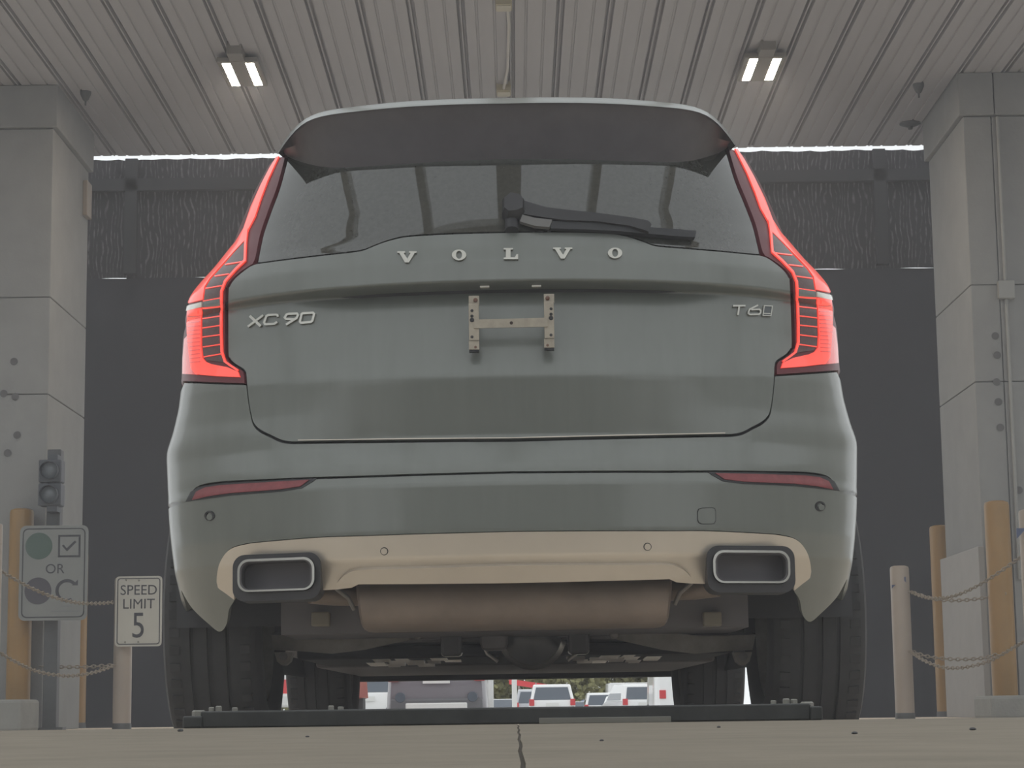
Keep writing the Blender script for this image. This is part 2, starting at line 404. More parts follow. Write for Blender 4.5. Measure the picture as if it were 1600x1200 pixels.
def dens(pts, step=7., smooth=False, closed=False):
    out = []; m_ = len(pts); rng = m_ if closed else m_-1
    for i in range(rng):
        a = np.array(pts[i], float); b = np.array(pts[(i+1) % m_], float)
        k = max(1, int(np.hypot(*(b-a))/step))
        for j in range(k):
            u = j/k
            if smooth:
                p0 = np.array(pts[(i-1) % m_] if closed or i > 0 else pts[i], float); p3 = np.array(pts[(i+2) % m_] if closed or i+2 < m_ else pts[(i+1) % m_], float)
                p = .5*((2*a)+(-p0+b)*u+(2*p0-5*a+4*b-p3)*u*u+(-p0+3*a-3*b+p3)*u**3)
            else: p = a+(b-a)*u
            out.append(tuple(p))
    if not closed: out.append(tuple(pts[-1]))
    return out
def trace(pts, smooth=True, step=7., closed=False): return [tz(*p) for p in dens(pts, step, smooth, closed)]
def mir(l): return [(-t, z) for t, z in reversed(l)]
def sym(half):                           # half outline from centre top to centre bottom (left), closed by its mirror image
    h = list(half); h[0] = (0., h[0][1]); h[-1] = (0., h[-1][1])
    return h+mir(h)[1:-1]
US = 1.5
ZX = sorted([1.157, 1.1585, 1.1615, 1.1655, 1.170, .925, .93, .935, .94, 1.14, 1.146, 1.15, 1.155, 1.16, 1.164, 1.168, 1.175, .655, .665, .676, .685, .70, .745, .766, .775, .535, .475, .468, .482])
def inside(poly, P):
    x, y = P[:, 0], P[:, 1]; c = np.zeros(len(P), bool); j = len(poly)-1
    for i in range(len(poly)):
        xi, yi = poly[i]; xj, yj = poly[j]
        if yi != yj: c ^= ((yi > y) != (yj > y)) & (x < (xj-xi)*(y-yi)/(yj-yi)+xi)
        j = i
    return c
def segdist(poly, P):
    d = np.full(len(P), 9.)
    for i in range(len(poly)):
        a = np.array(poly[i]); b = np.array(poly[(i+1) % len(poly)]); ab = b-a; L = (ab**2).sum()
        if L < 1e-14: continue
        u = np.clip(((P-a)@ab)/L, 0, 1); q = a+u[:, None]*ab; d = np.minimum(d, np.hypot(*(P-q).T))
    return d
def panel(name, loop, m, parent, off=0., thick=.014, dt=.011, dz=.014):
    """skin piece lying on the body surface inside the outline LOOP of (t, z), with a turned-in edge"""
    L = []
    for t, z in loop:
        if not L or math.hypot((t-L[-1][0])*US, z-L[-1][1]) > 4e-4: L.append((t, z))
    if math.hypot((L[0][0]-L[-1][0])*US, L[0][1]-L[-1][1]) < 4e-4: L.pop()
    poly = [(t*US, z) for t, z in L]
    A = np.array(poly); lo, hi = A.min(0), A.max(0)
    us = np.arange(math.floor(lo[0]/(dt*US)), math.ceil(hi[0]/(dt*US))+1)*dt*US
    zs = np.unique(np.concatenate([np.arange(math.floor(lo[1]/dz), math.ceil(hi[1]/dz)+1)*dz, [z for z in ZX if lo[1] < z < hi[1]]]))
    G = np.array([(u, z) for z in zs for u in us]); G = G[inside(poly, G)]
    if len(G): G = G[segdist(poly, G) > .0035]
    vin = [Vector(p) for p in poly]+[Vector(p) for p in G]; nb = len(poly)
    vo, _, fo, _, _, _ = delaunay_2d_cdt(vin, [(i, (i+1) % nb) for i in range(nb)], [], 1, 1e-7)
    P2 = np.array([(v[0]/US, v[1]) for v in vo]); nn = nrm(P2[:, 0], P2[:, 1])
    P3 = S(P2[:, 0], P2[:, 1])+nn*off
    # orient
    faces = []
    for f in fo:
        a, b, c = f[:3]; g = np.cross(P3[b]-P3[a], P3[c]-P3[a])
        faces.append(tuple(f) if g@nn[a] > 0 else tuple(f)[::-1])
    verts = [tuple(p) for p in P3]; vn = [tuple(x) for x in nn]
    # turned edge
    B = np.array(L); nb_ = nrm(B[:, 0], B[:, 1]); E0 = S(B[:, 0], B[:, 1])+nb_*off; E1 = E0-nb_*thick
    o0 = len(verts); verts += [tuple(p) for p in E0]+[tuple(p) for p in E1]
    efaces = [(o0+i, o0+(i+1) % len(L), o0+len(L)+(i+1) % len(L), o0+len(L)+i) for i in range(len(L))]
    ar = sum(poly[i][0]*poly[(i+1) % nb][1]-poly[(i+1) % nb][0]*poly[i][1] for i in range(nb))
    if ar > 0: efaces = [f[::-1] for f in efaces]
    me = bpy.data.meshes.new(name); me.from_pydata(verts, [], faces+efaces); me.materials.append(m)
    me.polygons.foreach_set('use_smooth', [True]*len(faces)+[False]*len(efaces))
    me.update()
    ln = []
    for p in me.polygons:
        for vi in p.vertices: ln.append(vn[vi] if vi < len(vn) else tuple(p.normal))
    me.normals_split_custom_set(ln)
    o = bpy.data.objects.new(name, me); col.objects.link(o); o.parent = parent
    return o
def gridpanel(name, t0, t1, z0, z1, m, parent, nt=40, nz=30, off=0.):
    T, Z = np.meshgrid(np.linspace(t0, t1, nt+1), np.linspace(z0, z1, nz+1)); T = T.ravel(); Z = Z.ravel()
    nn = nrm(T, Z); P = S(T, Z)+nn*off
    fs = [(j*(nt+1)+i, j*(nt+1)+i+1, (j+1)*(nt+1)+i+1, (j+1)*(nt+1)+i) for j in range(nz) for i in range(nt)]
    return MB().add(P, fs).build(name, m, parent, smooth=True, angle=60, fix=False)
def onsurf(px, py, off):
    t, z = tz(px, py); p = S(t, z)+nrm(np.array([t]), np.array([z]))[0]*off; return p
def px_prism(mb, poly, o0, o1):          # small raised plate traced on the body
    n_ = len(poly); a = [onsurf(x, y, o0) for x, y in poly]; b = [onsurf(x, y, o1) for x, y in poly]
    mb.add(a+b, [tuple(range(n_, 2*n_))]+[(i, (i+1) % n_, n_+(i+1) % n_, n_+i) for i in range(n_)]); return mb
def px_ring(mb, outer, inner, o0, o1):
    n_ = len(outer); v = [onsurf(x, y, o0) for x, y in outer]+[onsurf(x, y, o1) for x, y in outer]+[onsurf(x, y, o1) for x, y in inner]+[onsurf(x, y, o0) for x, y in inner]
    fs = []
    for i in range(n_):
        j = (i+1) % n_
        fs += [(i, j, n_+j, n_+i), (n_+i, n_+j, 2*n_+j, 2*n_+i), (2*n_+i, 2*n_+j, 3*n_+j, 3*n_+i)]
    mb.add(v, fs); return mb
def offs(poly, w, closed):
    P = [np.array(p, float) for p in poly]; n_ = len(P); Lf = []; R = []
    for i in range(n_):
        a = P[i-1] if (closed or i > 0) else None; b = P[(i+1) % n_] if (closed or i < n_-1) else None
        d1 = (P[i]-a)/np.linalg.norm(P[i]-a) if a is not None else None; d2 = (b-P[i])/np.linalg.norm(b-P[i]) if b is not None else None
        if d1 is None: d1 = d2
        if d2 is None: d2 = d1
        m_ = d1+d2; m_ = m_/max(np.linalg.norm(m_), 1e-6); nn_ = np.array([-m_[1], m_[0]]); k = 1/max(.5, abs(nn_@np.array([-d1[1], d1[0]])))
        Lf.append(P[i]+nn_*w/2*k); R.append(P[i]-nn_*w/2*k)
    return Lf, R
def px_stroke(mb, poly, w, o0, o1, closed=False):
    Lf, R = offs(poly, w, closed); n_ = len(poly)
    if closed: return px_ring(mb, Lf, R, o0, o1)
    return px_prism(mb, [tuple(p) for p in Lf]+[tuple(p) for p in R[::-1]], o0, o1)

# --- liftgate skin
gate_top = [(800, 364), (750, 365), (690, 367), (641, 370), (619, 373.5), (594, 381), (577, 388), (562, 393), (520, 398), (460, 405), (402, 412.5)]
gate_side = [(402, 412.5), (392, 416), (378, 426), (366, 437), (359, 448), (357, 460), (357, 548), (359, 558), (366, 567), (382, 577), (385, 585), (386, 597), (389, 625), (393, 648), (397, 661), (407, 671), (425, 680), (440, 687), (456, 689.5)]
gate_bot = [(456, 689.5), (560, 688), (700, 686.5), (800, 686)]
half = trace(gate_top)+trace(gate_side, step=4)[1:]+trace(gate_bot, smooth=False)[1:]
gate = panel('liftgate', sym(half), PAINT, car, dt=.008)
# --- rear glass
gl_side = [(800, 258), (700, 262), (600, 269), (545, 274), (480, 262), (445, 240), (438, 290), (424, 328), (411, 364), (401, 410), (403, 411)]
half = [tz(*p) for p in [(800, 232), (600, 238), (475, 236), (449, 240)]]+trace([(449, 243), (437, 290), (423, 328), (411, 364), (402, 408)])+trace([(p[0], p[1]-3.8) for p in gate_top[::-1]], smooth=True)[1:]
glass = panel('rear_window', sym(half), GLASS, car, off=-.004, dt=.012)
# --- tail lights
rows_inner = [(447, 243), (434, 291), (420, 329), (407.5, 366), (398, 408), (388, 417), (374, 427), (362, 438), (355, 449), (352.5, 460), (352.5, 550), (355, 560), (363, 570), (379, 579.5), (382, 588), (382.5, 599)]
lamp_bot = [(382.5, 599), (340, 597.5), (300, 596), (287, 595.5)]
def tail_light(side):
    inner = trace(rows_inner, smooth=True, step=4); bot = trace(lamp_bot, smooth=False)
    ztop = inner[0][1]; zb = bot[-1][1]
    outer = [(-.985, zb+(1.63-zb)*k/40) for k in range(41)]
    loop = inner+bot[1:]+outer[0:]
    loop = [(max(-.985, t), z) for t, z in loop]
    flip = (lambda l: l) if side < 0 else (lambda l: mir(l))
    root = panel('tail_light', flip(loop), LENS_DK, car, off=.002, dt=.014)
    def sub(name, pts, m, off=.006, smooth=False, th=.004):
        L = trace(pts, smooth=smooth, step=5, closed=True); L = [(max(-.984, min(.984, t)), z) for t, z in L]
        return panel(name, flip(L), m, root, off=off, thick=th, dt=.012, dz=.012)
    # lit band
    sub('light_band', [(434, 247), (438, 246), (421, 283), (409, 315), (401, 340), (390.5, 360), (384, 378), (366, 397), (347, 418), (330, 437), (322, 450), (319.5, 469), (297, 474.5), (298.5, 466), (303, 455), (318, 438), (336, 419), (353, 399), (370, 380), (383, 358), (394, 325), (410, 290), (424, 263)], LENS_RED, smooth=False)
    sub('light_band', [(318, 480.5), (317, 500), (317, 540), (319, 560), (324, 566), (333, 570), (358, 575), (374, 582), (377, 590), (340, 588.5), (308, 585.5), (301, 576), (298, 552), (295, 520), (294.5, 500), (295.5, 486)], LENS_RED)
    sub('side_block', [(290.5, 530), (296, 524), (299, 552), (303, 578), (311, 586.5), (287.5, 584.5), (288, 560)], LENS_RED2, off=.005)
    sub('reverse_lamp', [(295, 479), (318, 473), (318, 480), (294, 487)], WHITE_LENS, off=.007)
    sub('reverse_lamp', [(320, 472), (346.5, 467.5), (346.5, 475.5), (320, 480)], mat('grey_lens', (.16, .17, .165), rough=.2, coat=1), off=.006)
    sub('smoked_cell', [(388, 372), (383, 409), (352, 440), (347, 457), (347, 466), (320.5, 470), (323, 452), (331, 438), (350, 417)], LENS_MID, off=.0045)
    sub('smoked_cell', [(346.5, 477.5), (347, 552), (353, 567), (325, 563.5), (320, 556), (319, 540), (319, 482)], LENS_MID, off=.0045)
    for a, b in (((354, 415.5), (382, 411)), ((338, 433.5), (360, 430)), ((324, 452), (349, 447.5)), ((320, 471.5), (347, 466.5)), ((319, 481), (347, 476.5)), ((319, 499), (346, 495)), ((319, 513.5), (346, 509.5)), ((319, 527.5), (346, 524)), ((320, 543), (347, 539)), ((321, 558.5), (348, 554))):
        sub('ladder_rung', [(a[0], a[1]-.8), (b[0], b[1]-.8), (b[0], b[1]+.8), (a[0], a[1]+.8)], LENS_RED, off=.0065)
    line = [(388.5, 358), (386, 380), (384.5, 409), (370, 423), (354, 441), (348.5, 456), (348, 475), (348, 520), (349, 551), (354, 566), (362, 572), (374, 580)]
    Lf, R = offs(line, 3.2, False)
    sub('light_line', [tuple(p) for p in Lf]+[tuple(p) for p in R[::-1]], LENS_RED, off=.0068)
    # optic ribs across the band
    for k in range(13):
        y = 492+k*6.2
        x0 = 297 if y < 540 else 300; sub('optic_rib', [(x0, y), (315.5, y-1.2), (315.5, y+.3), (x0, y+1.5)], LENS_RED2, off=.0072, th=.003)
    return root
tag(tail_light(-1), 'glowing red tail light left of the liftgate'); tag(tail_light(1), 'glowing red tail light right of the liftgate')

# --- bumper
seam = [(800, 738), (650, 742), (560, 745), (490, 747), (420, 750), (345, 754), (312, 760), (299, 770), (291, 784)]
zs_ = tz(291, 784)[1]
half = trace([(p[0], p[1]+4.5) for p in gate_bot[::-1]], smooth=False)+trace([(p[0]-1, p[1]+4.5) for p in gate_side[::-1] if p[1] > 598], smooth=True, step=5)[1:]
half += trace([(384.5, 602), (340, 600.5), (300, 599), (288, 598.5)], smooth=False)
zt = tz(288, 598.5)[1]
half += [(-1., zt-(zt-zs_)*k/12) for k in range(13)]
half += trace([(p[0], p[1]-o_) for p, o_ in zip(seam[::-1], [.2, .9]+[1.8]*9)], smooth=True, step=5)
bump_u = panel('bumper_upper', sym(half), PAINT, car, dt=.008)
skid_out = [(800, 831), (650, 835), (560, 838), (500, 840), (412, 847), (382, 851), (362, 857.5), (350, 870), (342, 888), (340, 908), (342, 917), (354, 926), (367.5, 936)]
half = trace([(p[0], p[1]+o_) for p, o_ in zip(seam, [1.8]*7+[.9, .2])], smooth=True, step=5)
zf = tz(278, 905)[1]
half += [(-1., zs_-.0006-(zs_-.0006-.365)*k/20) for k in range(21)]
flap = [(283, 922), (300, 950), (325, 974), (343, 987), (354, 975), (358, 952), (366, 939)]
half += trace(flap, smooth=True, step=4)
half += trace([(p[0]-.6, p[1]-1.2) for p in skid_out[::-1]], smooth=True, step=5)[1:]
bump_l = panel('bumper_lower', sym(half), PAINT, car, dt=.008)
# reflectors
def reflector(side):
    fl_ = (lambda l: l) if side < 0 else mir
    blk = trace([(290.5, 784), (298, 769), (311, 760.5), (345, 755), (420, 751), (495, 747.5), (490, 752), (472, 763), (440, 768), (360, 774), (325, 779)], smooth=False, step=5, closed=True)
    r = panel('reflector', fl_(blk), SEAL, car, off=.0015, thick=.006)
    red = trace([(301.5, 781.5), (308, 769), (322, 762), (345, 758.5), (420, 754), (484, 750.5), (470, 760.5), (440, 765), (360, 771), (325, 776)], smooth=False, step=5, closed=True)
    panel('reflector_lens', fl_(red), REFL, r, off=.004, thick=.004)
    return r
reflector(-1); reflector(1)
# --- skid plate
half = trace(skid_out, smooth=True, step=5)
half += trace([(367.5, 936), (366, 900), (370, 884), (378, 874.5), (400, 870), (440, 867), (475, 865.5), (488, 869), (496, 881), (501, 903), (504, 921)], smooth=True, step=4)[1:]
half += trace([(504, 921), (527, 919.5), (550, 917), (562, 911), (650, 910), (800, 908.5)], smooth=False, step=5)[1:]
skid = panel('skid_plate', sym(half), SILVER, car, off=.004, dt=.008)
band = sym(trace([(800, 878), (650, 882.5), (575, 884.5), (553, 887), (540, 894), (529, 906)], smooth=True, step=5)+trace([(529, 906), (560, 908), (650, 907.5), (800, 906)], smooth=False)[1:])
panel('skid_step', band, SILVER, skid, off=.014, thick=.012)
def disc_px(name, px, py, r, m, parent, o0, o1):
    return px_prism(MB(), [(px+r*math.cos(a), py+r*math.sin(a)) for a in np.linspace(0, 2*math.pi, 20, endpoint=False)], o0, o1).build(name, m, parent, smooth=True)
def circ(px, py, r, n_=20): return [(px+r*math.cos(a), py+r*math.sin(a)) for a in np.linspace(0, 2*math.pi, n_, endpoint=False)]
for px, py in ((601, 861), (1011, 854)):
    s_ = disc_px('parking_sensor', px, py, 5, SILVER, skid, 0, .0065)
    px_ring(MB(), circ(px, py, 6.3), circ(px, py, 5), 0, .0045).build('sensor_ring', SEAL, skid)
for px, py, in ((328, 806), (1281, 791)):
    px_ring(MB(), circ(px, py, 7.8), circ(px, py, 5), -.002, .0022).build('sensor_ring', SEAL, bump_l)
    disc_px('parking_sensor', px+1, py+2, 4.6, PAINT, bump_l, 0, .004)
# tow-eye cover
tc_o = [(1089, 800), (1091, 795), (1096, 793.5), (1112, 792.5), (1117, 794), (1118.5, 799), (1118.5, 814), (1116, 818.5), (1111, 819.5), (1096, 819.5), (1091, 817), (1089, 812)]
cx_, cy_ = 1104, 806
px_ring(MB(), tc_o, [(cx_+(x-cx_)*.93, cy_+(y-cy_)*.92) for x, y in tc_o], -.001, .0006).build('tow_eye_seam', SEAL, bump_l)
px_prism(MB(), [(cx_+(x-cx_)*.92, cy_+(y-cy_)*.91) for x, y in tc_o], -.001, .0016).build('tow_eye_cover', PAINT, bump_l, smooth=True)
# bright strip standing in for the reflection along the lower gate edge
tr_ = sym(trace([(800, 684.0), (640, 685.2), (466, 687.2)], smooth=False)+trace([(466, 688.6), (640, 686.6), (800, 685.3)], smooth=False))
panel('edge_reflection', tr_, mat('warm_edge_reflection', (.5, .44, .38), rough=.3, metal=.8), gate, off=.003, thick=.003)

# --- dark inner shell behind the seams, flanks, glasshouse, roof, front
gridpanel('inner_shell', -1, 1, .57, 1.60, SEAL, car, 60, 40, off=-.03)
def side_panel(sd):
    loop = []
    def ty(y, z):
        W = float(WW(z)); yc = float(YX(W, z))+BOW*W*W+float(CC(z)); return 1+(y-yc)/(float(YF(z))-.45-yc)
    z_top = 1.12
    loop += [(1.003, .40+(z_top-.40)*k/20) for k in range(20, -1, -1)]
    for cy, a0, a1 in ((1.05, 172, 8), (4.03, 172, 20)):
        for k in range(25):
            a = math.radians(a0+(a1-a0)*k/24); y, z = cy+.43*math.cos(a), .375+.43*math.sin(a); z = max(.30, z)
            loop.append((min(1.995, max(1.003, ty(y, z))), z))
    loop += [(1.995, .45), (1.995, .7), (1.995, 1.0), (1.995, z_top)]
    loop += [(1.995-(1.995-1.003)*k/30, z_top) for k in range(1, 30)]
    L = [(t*sd, z) for t, z in loop]
    return panel('body_side', L, PAINT, car, thick=.02, dt=.02, dz=.03)
side_panel(-1); side_panel(1)
for sd in (-1, 1):
    gridpanel('side_window', 1.02*sd, 1.97*sd, 1.135, 1.53, GLASS, car, 24, 12, off=-.006)
    gridpanel('roof_side', .99*sd, 1.995*sd, 1.53, 1.605, PAINT, car, 24, 4)
    gridpanel('quarter_pillar', .985*sd, 1.03*sd, 1.12, 1.60, PAINT, car, 4, 20)
    gridpanel('beltline_trim', 1.01*sd, 1.99*sd, 1.12, 1.136, CHROME, car, 24, 2)
    gridpanel('front_fender', 1.995*sd, 3*sd, .30, 1.10, PAINT, car, 30, 24)
    gridpanel('windscreen', 1.995*sd, 3*sd, 1.10, 1.60, GLASS, car, 24, 14)
    gridpanel('side_sill', 1.12*sd, 1.9*sd, .24, .34, BLACKP, car, 20, 3, off=-.02)
# roof dome
vs = []; fs = []; T = np.concatenate([np.linspace(0, 3, 61), np.linspace(-3, 0, 61)[1:-1]]); nT = len(T)
rim = S(np.where(T == 0, 1e-6, T), np.full(nT, 1.600)); cen = np.array([0, 1.6, 0])
for r_ in (1., .97, .92, .84, .7, .5, .25, .02):
    for p in rim: vs.append((p[0]*r_, cen[1]+(p[1]-cen[1])*r_, 1.60+.105*(1-r_**3.2)))
for j in range(7):
    for i in range(nT): fs.append((j*nT+i, j*nT+(i+1) % nT, (j+1)*nT+(i+1) % nT, (j+1)*nT+i))
MB().add(vs, fs).build('roof', PAINT, car, smooth=True, angle=180)

# --- roof spoiler
A = [(433.5, 238), (447, 216), (462, 198), (481, 183.5), (509, 173.5), (556, 166.5), (634, 158.5), (720, 154.5), (800, 153)]
Bc = [(435, 239.5), (449, 219), (464.5, 201), (484, 188), (512, 180), (558, 174), (634, 167), (720, 163), (800, 161.5)]
Cw = [(441, 240), (453, 246), (466, 251), (484, 256), (505, 260), (535, 261), (600, 257.5), (700, 251), (800, 247.5)]
def res(pts, k=36):
    P = np.array(dens(pts, 2., True)); d = np.r_[0, np.cumsum(np.hypot(*np.diff(P, axis=0).T))]; u = np.linspace(0, d[-1], k)
    return np.stack([np.interp(u, d, P[:, 0]), np.interp(u, d, P[:, 1])], 1)
def te_y(x): return .15+.12*(abs(x)/.6)**2+.10*min(1.2, abs(x)/.66)**5
def edge_pts(pts, dy=0.):
    out = []
    for px, py in pts:
        y = .25
        for _ in range(6): p = PL(px, py, y); y = te_y(p[0])+dy
        out.append(PL(px, py, y))
    return np.array(out)
a3 = edge_pts(res(A), .028); b3 = edge_pts(res(Bc), .0)
c3 = []
for px, py in res(Cw):
    t, z = tz(px, py); t = max(-.98, t); c3.append(S(t, z)+nrm(np.array([t]), np.array([z]))[0]*(-.006))
c3 = np.array(c3)
mid1 = b3*.93+c3*.07+np.array([0, .004, .004]); mid = b3*.5+c3*.5+np.array([0, 0, .012])
roofrow = a3*np.array([.97, 1, 1])+np.array([0, .30, .02]); roofrow[:, 2] = np.minimum(roofrow[:, 2], 1.69)
roof2 = roofrow+np.array([0, .35, .0]); roof2[:, 2] = np.minimum(roof2[:, 2], 1.675)
def fullrow(r): m_ = r[::-1].copy()[1:]; m_[:, 0] *= -1; return np.vstack([r, m_])
def centre(r): r = r.copy(); r[-1, 0] = 0; return r
def skin(name, rows, m, parent, thick=None):
    R = [fullrow(centre(r)) for r in rows]; k = len(R[0]); mb = MB()
    mb.add(np.vstack(R), [(j*k+i, j*k+i+1, (j+1)*k+i+1, (j+1)*k+i) for j in range(len(R)-1) for i in range(k-1)])
    return mb.build(name, m, parent, smooth=True, angle=40)
sp = skin('roof_spoiler', [roof2, roofrow, a3*.5+roofrow*.5+np.array([0, 0, .006]), a3+np.array([0, .012, .0015]), a3, b3], PAINT, car)
skin('spoiler_underside', [b3, mid1, mid, c3], SPOIL, sp)
# third brake lamp slot under the spoiler edge
bl = [p for p in res(Bc) if p[0] > 640]
MB().box(-.22, .22, .19, .205, 1.622, 1.634, .003).build('high_brake_lamp', mat('high_brake_lens', (.05, .025, .028), rough=.3), sp)

# --- badges
ZL = .0055
Vp = [(-15, -8.5), (-3, -8.5), (-3, -6.3), (-5.2, -6), (.6, 3), (5.6, -6), (3.2, -6.3), (3.2, -8.5), (15, -8.5), (15, -6.3), (12, -6), (3, 8.5), (-3, 8.5), (-12, -6), (-15, -6.3)]
Lp = [(-11.5, -8.5), (3, -8.5), (3, -6.3), (-.8, -6), (-.8, 5.8), (6, 5.8), (8.5, 1), (11, 1), (11, 8.5), (-11.5, 8.5), (-11.5, 6.3), (-8, 6), (-8, -6), (-11.5, -6.3)]
BADGE = mat('badge_chrome', (.45, .44, .40), rough=.3, metal=.9)
for ch, cx_, cy_ in (('V', 636.5, 403), ('O', 717.5, 400), ('L', 798.5, 398), ('V', 879, 397), ('O', 960.5, 397)):
    mb = MB()
    if ch == 'O':
        an = np.linspace(0, 2*math.pi, 28, endpoint=False)
        px_ring(mb, [(cx_+11.2*math.cos(a), cy_+8.2*math.sin(a)) for a in an], [(cx_+4.6*math.cos(a), cy_+6.2*math.sin(a)) for a in an], 0, ZL)
    else: px_prism(mb, [(cx_+x, cy_+y) for x, y in (Vp if ch == 'V' else Lp)], 0, ZL)
    mb.build('badge_letter', BADGE, gate)
def q1(l): return [(370+x/10.667, 470+y/10.667) for x, y in l]
def q2(l): return [(1120+x/13.333, 460+y/13.333) for x, y in l]
mb = MB(); px_stroke(mb, q1([(238, 262), (418, 432)]), 4.2, 0, ZL); px_stroke(mb, q1([(455, 250), (204, 440)]), 3.2, 0, ZL*.9); mb.build('badge_letter', BADGE, gate)
mb = MB(); px_stroke(mb, q1([(700, 278), (695, 248), (670, 240), (545, 248), (512, 265), (474, 372), (492, 402), (640, 396), (690, 362)]), 3.4, 0, ZL); mb.build('badge_letter', BADGE, gate)
mb = MB(); px_stroke(mb, q1([(985, 322), (835, 312), (815, 290), (845, 240), (880, 228), (1015, 224), (1035, 250), (1010, 300), (838, 408)]), 3.4, 0, ZL); mb.build('badge_digit', BADGE, gate)
mb = MB(); px_stroke(mb, q1([(1110, 222), (1280, 212), (1302, 232), (1272, 345), (1245, 366), (1085, 380), (1066, 360), (1092, 238)]), 3.4, 0, ZL, True); mb.build('badge_digit', BADGE, gate)
mb = MB(); px_stroke(mb, q2([(318, 254), (574, 250)]), 2.6, 0, ZL); px_stroke(mb, q2([(448, 252), (420, 445)]), 2.6, 0, ZL); mb.build('badge_letter', BADGE, gate)
mb = MB(); px_stroke(mb, q2([(835, 238), (665, 322), (640, 372), (640, 412), (670, 432), (850, 428), (885, 402), (890, 352), (865, 326), (690, 332)]), 2.4, 0, ZL); mb.build('badge_digit', BADGE, gate)
pl = q2([(965, 250), (1132, 258), (1102, 458), (938, 452)])
b_ = px_prism(MB(), pl, 0, .004).build('drive_badge', mat('badge_smoked', (.08, .09, .095), rough=.25), gate)
px_stroke(MB(), pl, 1.4, 0, ZL, True).build('badge_frame', BADGE, gate)
px_stroke(MB(), q2([(955, 410), (1095, 415)]), 1.6, .003, ZL).build('badge_bar', BADGE, gate)

# --- plate bracket screwed to the gate
bk = empty('plate_bracket', (0, 0, 0)); bk.parent = car
YB = .062
def lbox(x0, y0, x1, y1, ya, yb, nm, m, par, bev=0.001):
    p = PL(x0, y0, YB); q = PL(x1, y1, YB)
    return MB().box(min(p[0], q[0]), max(p[0], q[0]), ya, yb, min(p[2], q[2]), max(p[2], q[2]), bev).build(nm, m, par)
for x0, y0, sx_ in ((732.5, 464, 1), (849.5, 461, -1)):
    st = lbox(x0, y0+14, x0+16.5, y0+70, .036, .040, 'strap', BRACK, bk)
    lbox(x0, y0, x0+16.5, y0+13.4, .046, .052, 'strap_tab', BRACK, st)
    lbox(x0, y0+13, x0+16.5, y0+14.6, .037, .05, 'strap_fold', BRACK, st, 0)
    lbox(x0+.3, y0+70.5, x0+16.7, y0+84.5, .040, .044, 'strap_tab', BRACK, st)
    lbox(x0+1, y0+84.5, x0+16, y0+87.5, .042, .06, 'rubber_pad', SEAL, st, 0)
    hx = x0+(5 if sx_ > 0 else 11.5)
    for hy, r_ in ((y0+21.5, 2.4), (y0+30, 2.6), (y0+36, 3.6), (y0+62.5, 2.4)):
        p = PL(hx, hy, .036); MB().lathe([(r_/632, -.0008), (r_/632*.8, -.0012)], (p[0], .0362, p[2]), 'y', 14).build('hole', SEAL, st)
    bx_ = x0+(10.5 if sx_ > 0 else 6)
    for hy in (y0+5, y0+79):
        p = PL(bx_, hy, .045); MB().lathe([(.0055, .03), (.0055, -.003), (.003, -.005)], (p[0], .0445, p[2]), 'y', 8).build('bolt', RUST, st)
cb = MB()
P = [PL(741, 499.5, .034), PL(856, 496.5, .034), PL(856, 510.5, .034), PL(741, 513, .034)]
cb.add([(p[0], .0325, p[2]) for p in P]+[(p[0], .0365, p[2]) for p in P], [(0, 1, 2, 3), (7, 6, 5, 4), (0, 4, 5, 1), (1, 5, 6, 2), (2, 6, 7, 3), (3, 7, 4, 0)])
cb = cb.build('cross_bar', BRACK, bk)
p = PL(799, 504.5, .032); MB().lathe([(.0042, 0), (.0035, -.0005)], (p[0], .0324, p[2]), 'y', 14).build('hole', mat('hole_brown', (.05, .035, .03), rough=.8), cb)
# licence lamps under the handle lip
for px in (757, 838):
    p = PL(px, 440.5, .09); MB().box(p[0]-.012, p[0]+.012, .095, .11, 1.1575, 1.1625, .001).build('licence_lamp', WHITE_LENS, gate)

# --- rear wiper
wp = empty('rear_wiper', (0, 0, 0)); wp.parent = car
def gp(px, py, off): return onsurf(px, py, off)
hub = [gp(785, 318, .012), gp(797, 311, .02), gp(813, 315, .022), gp(820, 322, .022), gp(820, 341, .022), gp(808, 346, .022), gp(793, 346, .018), gp(785, 338, .014)]
c_ = np.mean(hub, 0)
vs = [h_ for h_ in hub]+[c_+(h_-c_)*.8+np.array([0, -.016, .008]) for h_ in hub]+[h_+np.array([0, .03, -.02]) for h_ in hub]
k = len(hub)
MB().add(vs, [tuple(range(k, 2*k))]+[(i, (i+1) % k, k+(i+1) % k, k+i) for i in range(k)]+[(i, 2*k+i, 2*k+(i+1) % k, (i+1) % k) for i in range(k)]).build('hub_cap', BLACKP, wp, smooth=True, angle=30)
MB().tube([gp(800, 340, .0), gp(800, 362, .004)], .018, 12).build('pivot', BLACKP, wp, smooth=True)
def taper(nm, top, bot, o0, o1, m):
    n_ = len(top); a = [gp(x, y, o1) for x, y in top]; b = [gp(x, y, o1*.8) for x, y in bot]; c = [gp(x, y, o0) for x, y in bot]; d = [gp(x, y, o0) for x, y in top]
    fs = []
    for i in range(n_-1):
        for u, v in ((0, 1), (1, 2), (2, 3), (3, 0)): fs.append((u*n_+i, u*n_+i+1, v*n_+i+1, v*n_+i))
    fs += [(0, n_, 2*n_, 3*n_), (n_-1, 2*n_-1, 3*n_-1, 4*n_-1)]
    return MB().add(a+b+c+d, fs).build(nm, m, wp, smooth=True, angle=40)
taper('wiper_arm', [(818, 324), (850, 334), (880, 338), (930, 343), (980, 350), (1008, 355), (1013, 361)], [(818, 343), (850, 348), (880, 352), (930, 354), (980, 361), (1004, 369), (1010, 372)], .014, .03, BLACKP)
